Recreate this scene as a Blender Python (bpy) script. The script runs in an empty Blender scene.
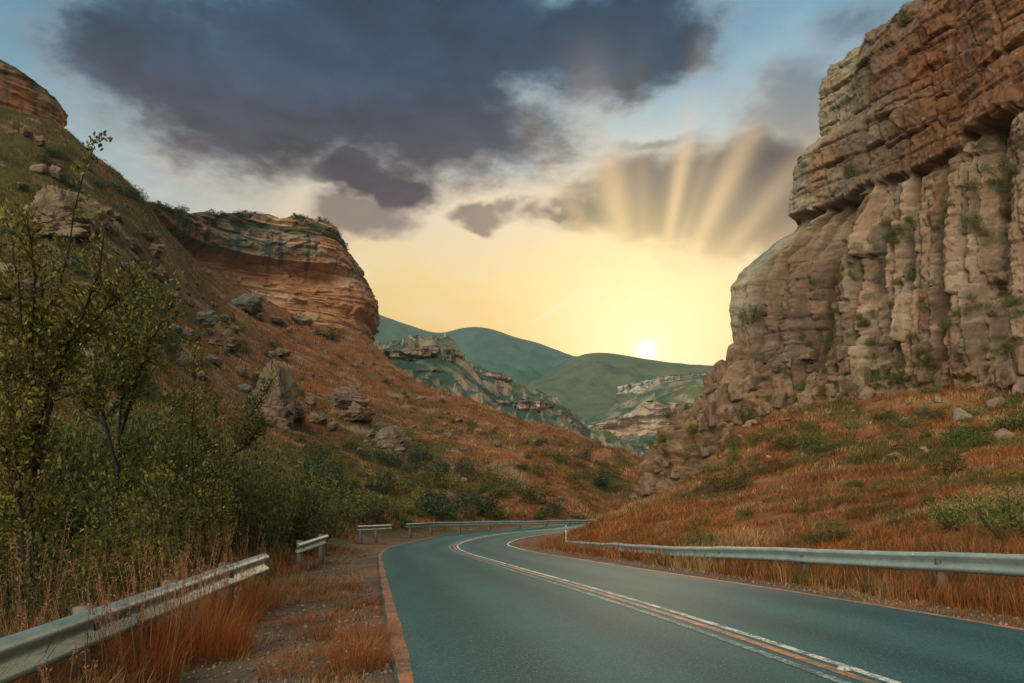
import bpy, math, random
import numpy as np
from mathutils import Vector
R = math.radians
rnd = random.Random(7)
sc = bpy.context.scene
COL = sc.collection

# ------------------------------------------------------------------ camera
F, CX, HY, H = 740.0, 512.0, 505.0, 1.4          # focal length in pixels, principal column, horizon row, eye height
cam_d = bpy.data.cameras.new('camera')
cam = bpy.data.objects.new('camera', cam_d); COL.objects.link(cam)
cam.location = (0, 0, H); cam.rotation_euler = (R(90), 0, 0)
cam_d.sensor_width = 36; cam_d.lens = 36*F/1024
cam_d.shift_y = (HY-341.5)/1024
cam_d.clip_start = 0.1; cam_d.clip_end = 20000
sc.camera = cam
sc.view_settings.view_transform = 'Standard'
sc.view_settings.look = 'None'
sc.view_settings.gamma = 1
sc.view_settings.exposure = 0.0
sc.cycles.use_denoising = True
sc.cycles.volume_bounces = 0
sc.cycles.max_bounces = 5; sc.cycles.diffuse_bounces = 3; sc.cycles.glossy_bounces = 2
sc.cycles.transmission_bounces = 3; sc.cycles.transparent_max_bounces = 4
sc.cycles.caustics_reflective = False; sc.cycles.caustics_refractive = False

SUN_AZ = math.atan2(647-CX, F)
SUN_EL = math.atan((HY-350)/F*math.cos(SUN_AZ))

# ------------------------------------------------------------------ node helper
class NB:
    def __init__(s, tree): s.t = tree
    def n(s, kind, **kw):
        nd = s.t.nodes.new(kind)
        for k, v in kw.items(): setattr(nd, k, v)
        return nd
    def put(s, sock, v):
        if isinstance(v, bpy.types.NodeSocket): s.t.links.new(v, sock)
        else:
            if hasattr(sock.default_value, '__len__') and not hasattr(v, '__len__'): v = (v,)*len(sock.default_value)
            if hasattr(v, '__len__') and len(sock.default_value) == 4 and len(v) == 3: v = (*v, 1)
            sock.default_value = v
    def m(s, op, a, b=None, c=None, clamp=False):
        nd = s.n('ShaderNodeMath', operation=op, use_clamp=clamp)
        for i, v in enumerate((a, b, c)):
            if v is not None: s.put(nd.inputs[i], v)
        return nd.outputs[0]
    def add(s, a, b): return s.m('ADD', a, b)
    def sub(s, a, b): return s.m('SUBTRACT', a, b)
    def mul(s, a, b): return s.m('MULTIPLY', a, b)
    def div(s, a, b): return s.m('DIVIDE', a, b)
    def mx(s, a, b): return s.m('MAXIMUM', a, b)
    def step(s, v, a, b, lo=0.0, hi=1.0):
        nd = s.n('ShaderNodeMapRange', interpolation_type='SMOOTHSTEP')
        for i, x in enumerate((v, a, b, lo, hi)): s.put(nd.inputs[i], x)
        return nd.outputs[0]
    def mix(s, f, a, b, blend='MIX'):
        nd = s.n('ShaderNodeMix', data_type='RGBA', blend_type=blend)
        s.put(nd.inputs[0], f); s.put(nd.inputs[6], a); s.put(nd.inputs[7], b)
        return nd.outputs[2]
    def noise(s, vec, scale, detail=4, rough=.55, dist=0.0):
        nd = s.n('ShaderNodeTexNoise')
        if vec is not None: s.put(nd.inputs['Vector'], vec)
        nd.inputs['Scale'].default_value = scale; nd.inputs['Detail'].default_value = detail
        nd.inputs['Roughness'].default_value = rough; nd.inputs['Distortion'].default_value = dist
        return nd.outputs[0]
    def comb(s, x, y, z=0.0):
        nd = s.n('ShaderNodeCombineXYZ')
        for i, v in enumerate((x, y, z)): s.put(nd.inputs[i], v)
        return nd.outputs[0]
    def ramp(s, f, stops):
        nd = s.n('ShaderNodeValToRGB'); e = nd.color_ramp.elements
        e[0].position, e[0].color = stops[0][0], (*stops[0][1], 1)
        e[1].position, e[1].color = stops[-1][0], (*stops[-1][1], 1)
        for p, c in stops[1:-1]:
            x = e.new(p); x.color = (*c, 1)
        s.put(nd.inputs[0], f)
        return nd.outputs[0]

def lin(r, g, b):
    f = lambda c: (c/255/12.92 if c/255 <= .04045 else ((c/255+.055)/1.055)**2.4)
    return (f(r), f(g), f(b))

# ------------------------------------------------------------------ sky
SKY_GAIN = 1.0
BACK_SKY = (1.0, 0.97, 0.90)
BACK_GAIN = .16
KEY_GAIN = 4.7          # lobe added to the unseen sky behind the viewer's left shoulder, lights the cliffs
world = bpy.data.worlds.new('World'); sc.world = world; world.use_nodes = True
def build_sky():
    t = world.node_tree; t.nodes.clear(); b = NB(t)
    out = b.n('ShaderNodeOutputWorld')
    d = b.n('ShaderNodeTexCoord').outputs['Generated']
    sep = b.n('ShaderNodeSeparateXYZ'); b.put(sep.inputs[0], d)
    x, y, z = sep.outputs
    az = b.m('ARCTAN2', x, y); el = b.m('ARCSINE', z)
    sv = (math.sin(SUN_AZ)*math.cos(SUN_EL), math.cos(SUN_AZ)*math.cos(SUN_EL), math.sin(SUN_EL))
    dt = b.n('ShaderNodeVectorMath', operation='DOT_PRODUCT'); b.put(dt.inputs[0], d); dt.inputs[1].default_value = sv
    ds = b.m('ARCCOSINE', b.m('MINIMUM', dt.outputs['Value'], 0.999999))
    # physically based sky underneath
    nish = b.n('ShaderNodeTexSky', sky_type='NISHITA')
    nish.sun_disc = False; nish.sun_elevation = SUN_EL; nish.sun_rotation = SUN_AZ
    nish.dust_density = 3.0; nish.air_density = 1.2
    # evening colours: away from the sun blue, towards it cream to yellow
    wob = b.sub(b.noise(b.comb(b.mul(az, 2.0), b.mul(el, 5.0)), 2.2, 5, .6), .5)
    elw = b.add(el, b.mul(wob, .16))
    low = b.ramp(elw, [(0.0, lin(255, 168, 74)), (.20, lin(255, 194, 92)), (.29, lin(255, 224, 152)), (.38, lin(246, 226, 196)),
                      (.46, lin(184, 206, 214)), (.54, lin(112, 170, 202)), (.64, lin(90, 150, 186)), (1.0, lin(74, 120, 156))])
    side = b.ramp(elw, [(0.0, lin(236, 190, 140)), (.2, lin(226, 196, 160)), (.30, lin(206, 202, 188)), (.40, lin(166, 188, 196)),
                       (.50, lin(104, 158, 186)), (.62, lin(66, 128, 164)), (1.0, lin(58, 104, 140))])
    col = b.mix(b.step(az, -.18, -.5), low, side)
    hz = b.step(ds, .75, .0)
    g = b.m('POWER', b.m('EXPONENT', b.mul(ds, -1/.16)), 1.0)
    ncol = b.n('ShaderNodeVectorMath', operation='SCALE'); b.put(ncol.inputs[0], nish.outputs[0]); ncol.inputs['Scale'].default_value = .05
    col = b.mix(.16, col, ncol.outputs[0])
    # clouds
    nz = b.noise(b.comb(b.mul(az, 1.0), b.mul(el, 1.9)), 4.2, 7, .56, .35)
    nz2 = b.noise(b.comb(b.mul(az, 1.2), b.mul(el, 2.6), 3.3), 13.0, 5, .6, .2)
    edge = b.add(b.mul(b.sub(nz, .5), 1.9), b.mul(b.sub(nz2, .5), .55))
    wa = b.add(az, b.mul(b.sub(b.noise(b.comb(az, b.mul(el, 1.6), 7.1), 6.0, 4, .55), .5), .22))
    we = b.add(el, b.mul(b.sub(b.noise(b.comb(az, b.mul(el, 1.6), 1.7), 7.0, 4, .55), .5), .12))
    def blob(px, py, rx, ry):
        a0 = math.atan2(px-CX, F); e0 = math.atan((HY-py)/F*math.cos(a0))
        ra = rx/F*math.cos(a0)**2; re = ry/F*math.cos(e0)**2
        u = b.div(b.sub(wa, a0), ra); v = b.div(b.sub(we, e0), re)
        return b.sub(1.0, b.m('SQRT', b.add(b.mul(u, u), b.mul(v, v))))
    def field(bl):
        f = None
        for q in bl:
            s_ = blob(*q)
            if f is None: f = s_
            else: f = b.m('SMOOTH_MAX', f, s_, .25)
        return f
    big = field([(150, 66, 125, 52), (300, 88, 215, 105), (420, 95, 170, 105), (560, 45, 160, 62), (400, 20, 260, 70), (375, 182, 105, 27), (640, 60, 70, 40)])
    dens_big = b.step(b.add(b.add(big, b.mul(edge, .62)), b.mul(b.sub(b.noise(b.comb(b.mul(az, 1.4), b.mul(el, 3.0), 4.4), 24.0, 5, .65), .5), .45)), -.30, .48)
    rightc = field([(620, 196, 95, 50), (715, 200, 125, 60), (800, 208, 95, 62)])
    dens_r = b.mul(b.step(b.add(rightc, b.mul(edge, .55)), -.12, .42), .92)
    smallc = field([(490, 219, 50, 13), (355, 222, 80, 22), (560, 215, 30, 10)])
    dens_s = b.mul(b.step(b.add(smallc, b.mul(edge, .7)), -.05, .55), .75)
    wisp = field([(800, 105, 90, 45), (890, 25, 100, 35), (760, 150, 60, 30), (660, 140, 70, 14)])
    dens_w = b.mul(b.step(b.add(wisp, b.mul(edge, .8)), -.1, .8), .62)
    # pale cloud veils
    veil = b.mul(b.step(b.add(b.mul(b.sub(nz, .45), 2.0), b.mul(b.sub(nz2, .5), .8)), .0, .6), b.mul(b.step(el, .18, .30), b.step(el, .54, .40)))
    col = b.mix(b.mul(veil, .45), col, lin(250, 236, 210))
    ccol = b.ramp(el, [(.28, lin(170, 120, 98)), (.355, lin(88, 66, 76)), (.44, lin(66, 66, 84)), (.52, lin(42, 68, 96)), (.62, lin(20, 56, 88))])
    # thin parts of a cloud let light through, thick parts carry billows
    nz3 = b.noise(b.comb(b.mul(az, 1.0), b.mul(el, 2.2), 9.1), 7.0, 6, .6, .3)
    thick = b.add(-.05, b.mul(nz3, 2.1))
    cc = b.mix(1.0, ccol, b.comb(thick, thick, thick), 'MULTIPLY')
    for dn in (dens_w, dens_s, dens_r, dens_big):
        rim = b.mix(b.step(dn, .2, .75), b.mix(.35, cc, lin(200, 180, 168)), cc)
        col = b.mix(dn, col, rim)
    # sun rays fanning out over the ridge
    ux = (math.cos(SUN_AZ), -math.sin(SUN_AZ), 0)
    uz = (-math.sin(SUN_AZ)*math.sin(SUN_EL), -math.cos(SUN_AZ)*math.sin(SUN_EL), math.cos(SUN_EL))
    def dot(v):
        q = b.n('ShaderNodeVectorMath', operation='DOT_PRODUCT'); b.put(q.inputs[0], d); q.inputs[1].default_value = v
        return q.outputs['Value']
    phi = b.m('ARCTAN2', dot(ux), dot(uz))
    ray = None
    for p0, w, k in ((-.21, .10, .85), (.19, .05, .95), (.45, .07, .85), (.70, .06, .5), (-.47, .06, .4), (.31, .04, .25), (-.03, .05, .2), (-.8, .1, .3), (.95, .1, .3)):
        q = b.div(b.sub(phi, p0), w)
        e = b.mul(b.m('EXPONENT', b.mul(b.mul(q, q), -1.0)), k)
        ray = e if ray is None else b.add(ray, e)
    rm = b.mul(b.step(ds, .05, .19), b.step(ds, .40, .17))
    rm = b.mul(rm, b.m('MINIMUM', b.add(b.add(b.mul(dens_r, .95), b.mul(dens_big, .45)), .30), 1.0))
    col = b.mix(b.mul(b.mul(ray, rm), .70), col, (1.05, .72, .40))
    # warm glow round the sun
    col = b.mix(b.mul(b.m('EXPONENT', b.mul(b.mul(ds, ds), -1/.022)), .85), col, (1.2, .88, .34))
    gl = b.m('EXPONENT', b.mul(b.mul(ds, ds), -1/.0125))
    col = b.mix(b.mul(gl, .85), col, (1.5, 1.28, .70))
    # a thin lit vapour trail left of the sun
    def dirof(px, py):
        v = Vector(((px-CX)/F, 1, (HY-py)/F)); return v.normalized()
    A_, B_ = dirof(522, 328), dirof(608, 279); nn = A_.cross(B_).normalized(); tt = (B_-A_).normalized()
    off = b.add(dot(tuple(nn)), b.mul(b.sub(nz2, .5), .006)); al = b.sub(dot(tuple(tt)), A_.dot(tt)); ln = (B_-A_).length
    tr_ = b.mul(b.m('EXPONENT', b.mul(b.mul(off, off), -1/.0000075)), b.mul(b.step(al, 0, .25*ln), b.step(al, 1.02*ln, .85*ln)))
    col = b.mix(b.mul(tr_, b.add(.15, b.mul(nz3, .6))), col, (1.15, 1.0, .70))
    core = b.m('EXPONENT', b.mul(b.mul(ds, ds), -1/.00012))
    col = b.mix(core, col, (2.4, 2.2, 1.7))
    # behind the camera: even unseen sky, then the added lobe that lights the faces
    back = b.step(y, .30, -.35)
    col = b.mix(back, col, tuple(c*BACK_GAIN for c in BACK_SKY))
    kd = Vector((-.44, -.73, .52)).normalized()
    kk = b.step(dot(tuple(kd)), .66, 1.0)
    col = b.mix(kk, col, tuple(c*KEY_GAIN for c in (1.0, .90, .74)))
    col = b.mix(b.step(z, .0, -.05), col, (.10, .085, .06))
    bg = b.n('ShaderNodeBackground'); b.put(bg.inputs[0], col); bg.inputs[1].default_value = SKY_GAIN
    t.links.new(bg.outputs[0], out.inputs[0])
build_sky()

sun_d = bpy.data.lights.new('sun', 'SUN'); sun_d.energy = 1.5; sun_d.angle = R(10); sun_d.color = (1, .74, .46)
sun = bpy.data.objects.new('sun', sun_d); COL.objects.link(sun)
sdir = Vector((math.sin(SUN_AZ)*math.cos(SUN_EL), math.cos(SUN_AZ)*math.cos(SUN_EL), math.sin(SUN_EL)))
sun.rotation_euler = (-sdir).to_track_quat('-Z', 'Y').to_euler()

# ------------------------------------------------------------------ numpy noise
def _h(ix, iy, iz, seed):
    h = (ix.astype(np.int64)*374761393 + iy.astype(np.int64)*668265263 + iz.astype(np.int64)*2147483647 + seed*974634777) & 0xffffffff
    h = ((h ^ (h >> 13))*1274126177) & 0xffffffff
    h = ((h ^ (h >> 16))*2246822519) & 0xffffffff
    h = h ^ (h >> 15)
    return (h & 0xffffff).astype(np.float64)/0xffffff
def vnoise(x, y, z=0.0, seed=0):
    x, y, z = np.broadcast_arrays(np.asarray(x, float), np.asarray(y, float), np.asarray(z, float))
    ix, iy, iz = np.floor(x), np.floor(y), np.floor(z)
    fx, fy, fz = x-ix, y-iy, z-iz
    s = lambda t: t*t*t*(t*(t*6-15)+10)
    fx, fy, fz = s(fx), s(fy), s(fz)
    r = 0
    for dx in (0, 1):
        for dy in (0, 1):
            for dz in (0, 1):
                w = (fx if dx else 1-fx)*(fy if dy else 1-fy)*(fz if dz else 1-fz)
                r = r + w*_h(ix+dx, iy+dy, iz+dz, seed)
    return r*2-1
def fbm(x, y, z=0.0, octs=5, seed=0, gain=.5, ridged=False):
    a, s, tot = 1.0, 0.0, 0.0
    x, y, z = np.asarray(x, float), np.asarray(y, float), np.asarray(z, float)
    for i in range(octs):
        v = vnoise(x, y, z, seed+i*17)
        s = s + a*((1-2*np.abs(v)) if ridged else v); tot += a
        x, y, z, a = (x*.8+y*.6)*2.03+13.1, (y*.8-x*.6)*2.03+7.7, z*2.03+3.3, a*gain
    return s/tot
def worley(x, y, seed=0):
    ix, iy = np.floor(x), np.floor(y)
    f1 = np.full(x.shape, 9.0); f2 = f1.copy(); cid = np.zeros(x.shape); cid2 = cid.copy()
    for dx in (-1, 0, 1):
        for dy in (-1, 0, 1):
            cx, cy = ix+dx, iy+dy; zz = np.zeros_like(cx)
            px = cx+.1+.8*_h(cx, cy, zz, seed); py = cy+.1+.8*_h(cx, cy, zz+1, seed)
            dd = np.hypot(px-x, py-y); hv = _h(cx, cy, zz+2, seed); hv2 = _h(cx, cy, zz+3, seed)
            near = dd < f1
            f2 = np.where(near, f1, np.minimum(f2, dd))
            cid = np.where(near, hv, cid); cid2 = np.where(near, hv2, cid2)
            f1 = np.where(near, dd, f1)
    return f1, f2, cid, cid2
def facets(x, y, seed, k=1.0):
    """cells with a random offset and a random tilt each: broken rock; returns relief, edge distance, two randoms"""
    ix, iy = np.floor(x), np.floor(y)
    f1 = np.full(x.shape, 9.0); f2 = f1.copy(); D = np.zeros(x.shape); cid = D.copy(); cj = D.copy()
    for dx in (-1, 0, 1):
        for dy in (-1, 0, 1):
            cx, cy = ix+dx, iy+dy; zz = np.zeros_like(cx); hh = [_h(cx, cy, zz+q, seed) for q in range(6)]
            px = cx+.1+.8*hh[0]; py = cy+.1+.8*hh[1]; dd = np.hypot(px-x, py-y)
            v = (hh[2]-.5)+k*((hh[3]-.5)*(x-px)+(hh[4]-.5)*(y-py))*1.6
            near = dd < f1
            f2 = np.where(near, f1, np.minimum(f2, dd)); D = np.where(near, v, D); cid = np.where(near, hh[2], cid); cj = np.where(near, hh[5], cj)
            f1 = np.where(near, dd, f1)
    return D, f2-f1, cid, cj
def bricks(u, z, w, h, seed, k=1.0):
    """upright jointed blocks: jittered vertical joints, each column with its own cross joints"""
    uu = u/w; i0 = np.floor(uu); best = None
    jl = lambda i: i+.36*(_h(i, 0*i, 0*i, seed)-.5)*2
    i = np.where(uu < jl(i0), i0-1, np.where(uu >= jl(i0+1), i0+1, i0))
    du = np.minimum(uu-jl(i), jl(i+1)-uu)*w; cu = uu-(jl(i)+jl(i+1))/2
    zz = z/h*(.7+.6*_h(i, 0*i+3, 0*i, seed))+7*_h(i, 0*i+1, 0*i, seed); j = np.floor(zz)
    dz = np.minimum(zz-j, j+1-zz)*h; cz = zz-j-.5
    r = [_h(i, j, 0*i+q, seed) for q in range(4)]; rc = _h(i, 0*i+9, 0*i, seed)
    D = (rc-.5)+.45*(r[0]-.5)+k*((r[1]-.5)*cu+.18*(r[2]-.5)*cz)
    return D, du, dz, rc, r[3]
def sstep(a, b, x):
    t = np.clip((np.asarray(x, float)-a)/(b-a), 0, 1); return t*t*(3-2*t)
def gauss(x, c, w): return np.exp(-((x-c)/w)**2)
def lerp(a, b, t): return a+(b-a)*t
def mixc(c, col, m): return c*(1-m[..., None])+np.asarray(col)*m[..., None]

# ------------------------------------------------------------------ objects, tags, meshes
def link(o, parent=None):
    COL.objects.link(o)
    if parent: o.parent = parent
    return o
def tag(o, label=None, cat=None, group=None, kind=None):
    if label: o['label'] = label
    if cat: o['category'] = cat
    if group: o['group'] = group
    if kind: o['kind'] = kind
    return o
def empty(name, loc, rz=0.0):
    o = bpy.data.objects.new(name, None); o.empty_display_size = .3
    o.location = loc; o.rotation_euler = (0, 0, rz)
    return link(o)
def mesh_np(name, V, faces, mat, col=None, smooth=False, uv=None):
    """faces: array (n,3) or (n,4), or a list of such arrays"""
    if not isinstance(faces, list): faces = [faces]
    faces = [f for f in faces if len(f)]
    me = bpy.data.meshes.new(name)
    me.vertices.add(len(V)); me.vertices.foreach_set('co', np.asarray(V, np.float32).ravel())
    li = np.concatenate([f.ravel() for f in faces]).astype(np.int32)
    ls = np.concatenate([np.full(len(f), f.shape[1]) for f in faces]).astype(np.int32)
    me.loops.add(len(li)); me.loops.foreach_set('vertex_index', li)
    me.polygons.add(len(ls)); me.polygons.foreach_set('loop_start', np.concatenate([[0], np.cumsum(ls)[:-1]]).astype(np.int32))
    me.polygons.foreach_set('loop_total', ls)
    if smooth: me.polygons.foreach_set('use_smooth', np.ones(len(ls), bool))
    me.update(calc_edges=True)
    if col is not None:
        ca = me.color_attributes.new('Col', 'FLOAT_COLOR', 'POINT')
        c4 = np.ones((len(V), 4), np.float32); c4[:, :3] = col
        ca.data.foreach_set('color', c4.ravel())
    if uv is not None:
        ul = me.uv_layers.new(name='UVMap'); ul.data.foreach_set('uv', np.asarray(uv, np.float32)[li].ravel())
    me.materials.append(mat)
    return me
def mobj(name, me, parent=None): return link(bpy.data.objects.new(name, me), parent)
def grid_faces(n, m, flip=False):
    i = np.arange(n*m).reshape(n, m)
    a, b_, c, d = i[:-1, :-1], i[1:, :-1], i[1:, 1:], i[:-1, 1:]
    q = np.stack([a, b_, c, d] if not flip else [a, d, c, b_], -1)
    return q.reshape(-1, 4)
def px2w(px, py, Y): return np.array([(px-CX)/F*Y, Y, H+(HY-py)/F*Y])
class MB:
    """collects tubes and boxes into one mesh"""
    def __init__(s): s.v = []; s.q = []; s.t = []; s.n = 0
    def addv(s, V): i = s.n; s.v.append(np.asarray(V, float)); s.n += len(V); return i
    def tube(s, pts, rad, k=6):
        pts = np.asarray(pts, float); n = len(pts); rings = []
        for i in range(n):
            t = pts[min(i+1, n-1)]-pts[max(i-1, 0)]; t = t/(np.linalg.norm(t)+1e-9)
            a = np.cross(t, (0.31, .17, .94) if abs(t[2]) < .9 else (1., .1, 0)); a /= np.linalg.norm(a)+1e-9
            c = np.cross(t, a); an = np.arange(k)*2*math.pi/k
            rings.append(pts[i]+rad[i]*(np.cos(an)[:, None]*a+np.sin(an)[:, None]*c))
        i0 = s.addv(np.concatenate(rings))
        for i in range(n-1):
            for j in range(k):
                j2 = (j+1) % k
                s.q.append((i0+i*k+j, i0+i*k+j2, i0+(i+1)*k+j2, i0+(i+1)*k+j))
        for r0 in (0, n-1):
            for j in range(1, k-1): s.t.append((i0+r0*k, i0+r0*k+j, i0+r0*k+j+1))
    def box(s, c, ax, ay, az):
        c = np.asarray(c, float); A = [np.asarray(a, float) for a in (ax, ay, az)]
        P = [c+sx*A[0]+sy*A[1]+sz*A[2] for sx in (-1, 1) for sy in (-1, 1) for sz in (-1, 1)]
        i = s.addv(P)
        for f in ((0, 1, 3, 2), (4, 6, 7, 5), (0, 4, 5, 1), (2, 3, 7, 6), (0, 2, 6, 4), (1, 5, 7, 3)): s.q.append(tuple(i+k for k in f))
    def build(s, name, mat, parent=None, smooth=False):
        fs = []
        if s.q: fs.append(np.array(s.q))
        if s.t: fs.append(np.array(s.t))
        return mobj(name, mesh_np(name, np.concatenate(s.v), fs, mat, smooth=smooth), parent)

# ------------------------------------------------------------------ materials
def new_mat(name):
    m = bpy.data.materials.new(name); m.use_nodes = True; m.node_tree.nodes.clear()
    b = NB(m.node_tree); out = b.n('ShaderNodeOutputMaterial'); return m, b, out
def principled(b, out, col, rough=.9, spec=.2, bump=None, dist=.05, strength=.6, metal=0.0):
    p = b.n('ShaderNodeBsdfPrincipled'); b.put(p.inputs['Base Color'], col); b.put(p.inputs['Roughness'], rough)
    p.inputs['Specular IOR Level'].default_value = spec; p.inputs['Metallic'].default_value = metal
    if bump is not None:
        bp = b.n('ShaderNodeBump'); bp.inputs['Strength'].default_value = strength; bp.inputs['Distance'].default_value = dist
        b.put(bp.inputs['Height'], bump); b.t.links.new(bp.outputs[0], p.inputs['Normal'])
    b.t.links.new(p.outputs[0], out.inputs[0]); return p
def attr(b, name='Col'):
    a = b.n('ShaderNodeAttribute'); a.attribute_name = name; return a.outputs['Color']
def mat_rock(name, scale, amp=.5, bdist=.1):
    m, b, out = new_mat(name)
    pos = b.n('ShaderNodeNewGeometry').outputs['Position']
    mp = b.n('ShaderNodeMapping'); b.put(mp.inputs[0], pos); mp.inputs['Scale'].default_value = (1.25, 1.25, .9)
    n1 = b.noise(mp.outputs[0], 1/scale, 9, .62, .4); n2 = b.noise(pos, 4/scale, 6, .65); n3 = b.noise(pos, 22/scale, 4, .7)
    v = b.add(b.add(b.mul(n1, amp*1.6), b.mul(n2, amp*.9)), b.add(b.mul(n3, amp*.6), 1-amp*1.55))
    col = b.mix(1.0, attr(b), b.comb(v, v, v), 'MULTIPLY')
    # cool grey lichen flecks and rusty flecks
    col = b.mix(b.mul(b.step(n2, .56, .72), .45), col, (.30, .29, .24))
    col = b.mix(b.mul(b.step(n1, .60, .75), .40), col, (.34, .13, .05))
    h = b.add(b.add(b.mul(n1, 1.0), b.mul(n2, .5)), b.mul(n3, .25))
    principled(b, out, col, .92, .15, h, bdist, .9)
    return m
def mat_ground(name, scale=1.0):
    m, b, out = new_mat(name)
    pos = b.n('ShaderNodeNewGeometry').outputs['Position']
    n1 = b.noise(pos, .9/scale, 8, .7); n2 = b.noise(pos, 7/scale, 5, .7)
    v = b.add(b.mul(n1, 1.1), b.add(b.mul(n2, .7), .1))
    col = b.mix(1.0, attr(b), b.comb(v, v, v), 'MULTIPLY')
    principled(b, out, col, .95, .1, b.add(n1, b.mul(n2, .6)), .12*scale, .8)
    return m
def mat_leaf(name, var=.5, trans=.35):
    m, b, out = new_mat(name)
    rn = b.n('ShaderNodeObjectInfo').outputs['Random']
    k = b.add(1-var*.5, b.mul(rn, var))
    col = b.mix(1.0, attr(b), b.comb(k, b.add(.1, b.mul(k, .9)), k), 'MULTIPLY')
    p = b.n('ShaderNodeBsdfPrincipled'); b.put(p.inputs['Base Color'], col); p.inputs['Roughness'].default_value = .65
    p.inputs['Specular IOR Level'].default_value = .2
    tr = b.n('ShaderNodeBsdfTranslucent'); b.put(tr.inputs[0], col)
    mx = b.n('ShaderNodeMixShader'); mx.inputs[0].default_value = trans
    b.t.links.new(p.outputs[0], mx.inputs[1]); b.t.links.new(tr.outputs[0], mx.inputs[2]); b.t.links.new(mx.outputs[0], out.inputs[0])
    return m
def mat_plain(name, col, rough=.8, spec=.2, nscale=12, namp=.5, metal=0.0):
    m, b, out = new_mat(name)
    pos = b.n('ShaderNodeNewGeometry').outputs['Position']
    n = b.noise(pos, nscale, 6, .65)
    v = b.add(1-namp*.5, b.mul(n, namp))
    principled(b, out, b.mix(1.0, col, b.comb(v, v, v), 'MULTIPLY'), rough, spec, n, .01, .5, metal)
    return m
M_ROCK_NEAR = mat_rock('cliff_rock', 3.0, .5, .35)
M_ROCK_MID = mat_rock('headland_rock', 10.0, .45, 1.2)
M_ROCK_FAR = mat_rock('distant_rock', 25.0, .5, 3.0)
M_BOULDER = mat_rock('boulder_rock', 1.2, .5, .12)
M_GROUND = mat_ground('dry_hillside', 1.0)
M_HILL = mat_ground('distant_hillside', 40.0)
M_LEAF = mat_leaf('leaves', .5, .22)
M_GRASS = mat_leaf('grass_blades', 0.0, .3)
M_BARK = mat_plain('bark', (.035, .028, .022), .9, .1, 30, .8)

def mat_road():
    m, b, out = new_mat('asphalt')
    pos = b.n('ShaderNodeNewGeometry').outputs['Position']
    uv = b.n('ShaderNodeUVMap').outputs[0]; sp = b.n('ShaderNodeSeparateXYZ'); b.put(sp.inputs[0], uv)
    u, v = sp.outputs[0], sp.outputs[1]
    tr = None
    for c in (-2.55, -.95, .95, 2.55):                      # wheel tracks, polished and darker
        q = b.div(b.sub(u, c), .38); e = b.m('EXPONENT', b.mul(b.mul(q, q), -1.0)); tr = e if tr is None else b.add(tr, e)
    patch = b.noise(b.comb(b.mul(u, .5), b.mul(v, .10)), 1.6, 5, .6)
    blot = b.noise(pos, .55, 6, .6)
    agg = b.noise(pos, 38, 5, .85)
    agg2 = b.n('ShaderNodeTexVoronoi'); agg2.inputs['Scale'].default_value = 30; b.put(agg2.inputs['Vector'], pos)
    col = b.mix(b.step(patch, .3, .7), (.019, .074, .079), (.038, .120, .120))
    col = b.mix(b.mul(tr, .5), col, (.010, .048, .055))
    col = b.mix(b.step(blot, .55, .75, 0, .30), col, (.060, .120, .118))
    k = b.add(-.1, b.mul(agg, 2.2)); col = b.mix(1.0, col, b.comb(k, k, k), 'MULTIPLY')
    col = b.mix(b.step(agg2.outputs['Distance'], .32, .10, 0, .75), col, (.15, .235, .22))
    rough = b.add(.60, b.mul(patch, .2))
    principled(b, out, col, rough, .10, b.add(agg, b.mul(agg2.outputs['Distance'], .6)), .006, .6)
    return m
M_ROAD = mat_road()
def mat_paint(name, col, under, wear):
    m, b, out = new_mat(name)
    pos = b.n('ShaderNodeNewGeometry').outputs['Position']
    n = b.add(b.mul(b.noise(pos, 3.0, 6, .75), .55), b.mul(b.noise(pos, 40, 3, .7), .45))
    c = b.mix(b.step(n, wear-.035, wear+.035), under, col)
    principled(b, out, c, .7, .3, n, .004, .4)
    return m
M_WHITE = mat_paint('white_road_paint', (.62, .62, .54), (.09, .13, .12), .49)
M_PALE = mat_paint('worn_road_paint', (.30, .38, .34), (.05, .10, .10), .53)
M_ORANGE = mat_paint('orange_road_paint', (.52, .19, .07), (.10, .11, .09), .51)
M_EDGE = mat_paint('edge_road_paint', (.38, .14, .055), (.10, .075, .052), .50)
def mat_steel():
    m, b, out = new_mat('galvanised_steel')
    pos = b.n('ShaderNodeNewGeometry').outputs['Position']
    n = b.noise(pos, 2.5, 7, .7); n2 = b.noise(pos, 34, 5, .8)
    c = b.mix(b.step(n, .35, .7), (.22, .31, .29), (.34, .42, .385))
    c = b.mix(b.step(n2, .57, .66, 0, .8), c, (.07, .08, .07))
    c = b.mix(b.step(b.add(b.mul(n, .5), b.mul(n2, .5)), .57, .66, 0, .8), c, (.22, .10, .045))
    principled(b, out, c, .55, .4, n2, .003, .3, .25)
    return m
M_STEEL = mat_steel()
M_POST = mat_plain('weathered_post', (.15, .14, .12), .85, .2, 14, .9)
M_MARK = mat_plain('marker_paint', (.4, .42, .38), .6, .3, 20, .4)

# ------------------------------------------------------------------ ground heightfield
def spline(xs, ys):
    xs, ys = np.array(xs, float), np.array(ys, float)
    m = np.gradient(ys, xs)
    def f(x):
        x = np.clip(np.asarray(x, float), xs[0], xs[-1]); i = np.clip(np.searchsorted(xs, x)-1, 0, len(xs)-2)
        h = xs[i+1]-xs[i]; t = (x-xs[i])/h
        return (ys[i]*(1+2*t)*(1-t)**2+m[i]*h*t*(1-t)**2+ys[i+1]*t*t*(3-2*t)+m[i+1]*h*t*t*(t-1))
    return f
zroad = spline([-40, 0, 8, 20, 35, 45, 55, 65, 80, 5000], [0, 0, 0, -.25, -.62, -.80, -.60, -.15, .1, .1])
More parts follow.
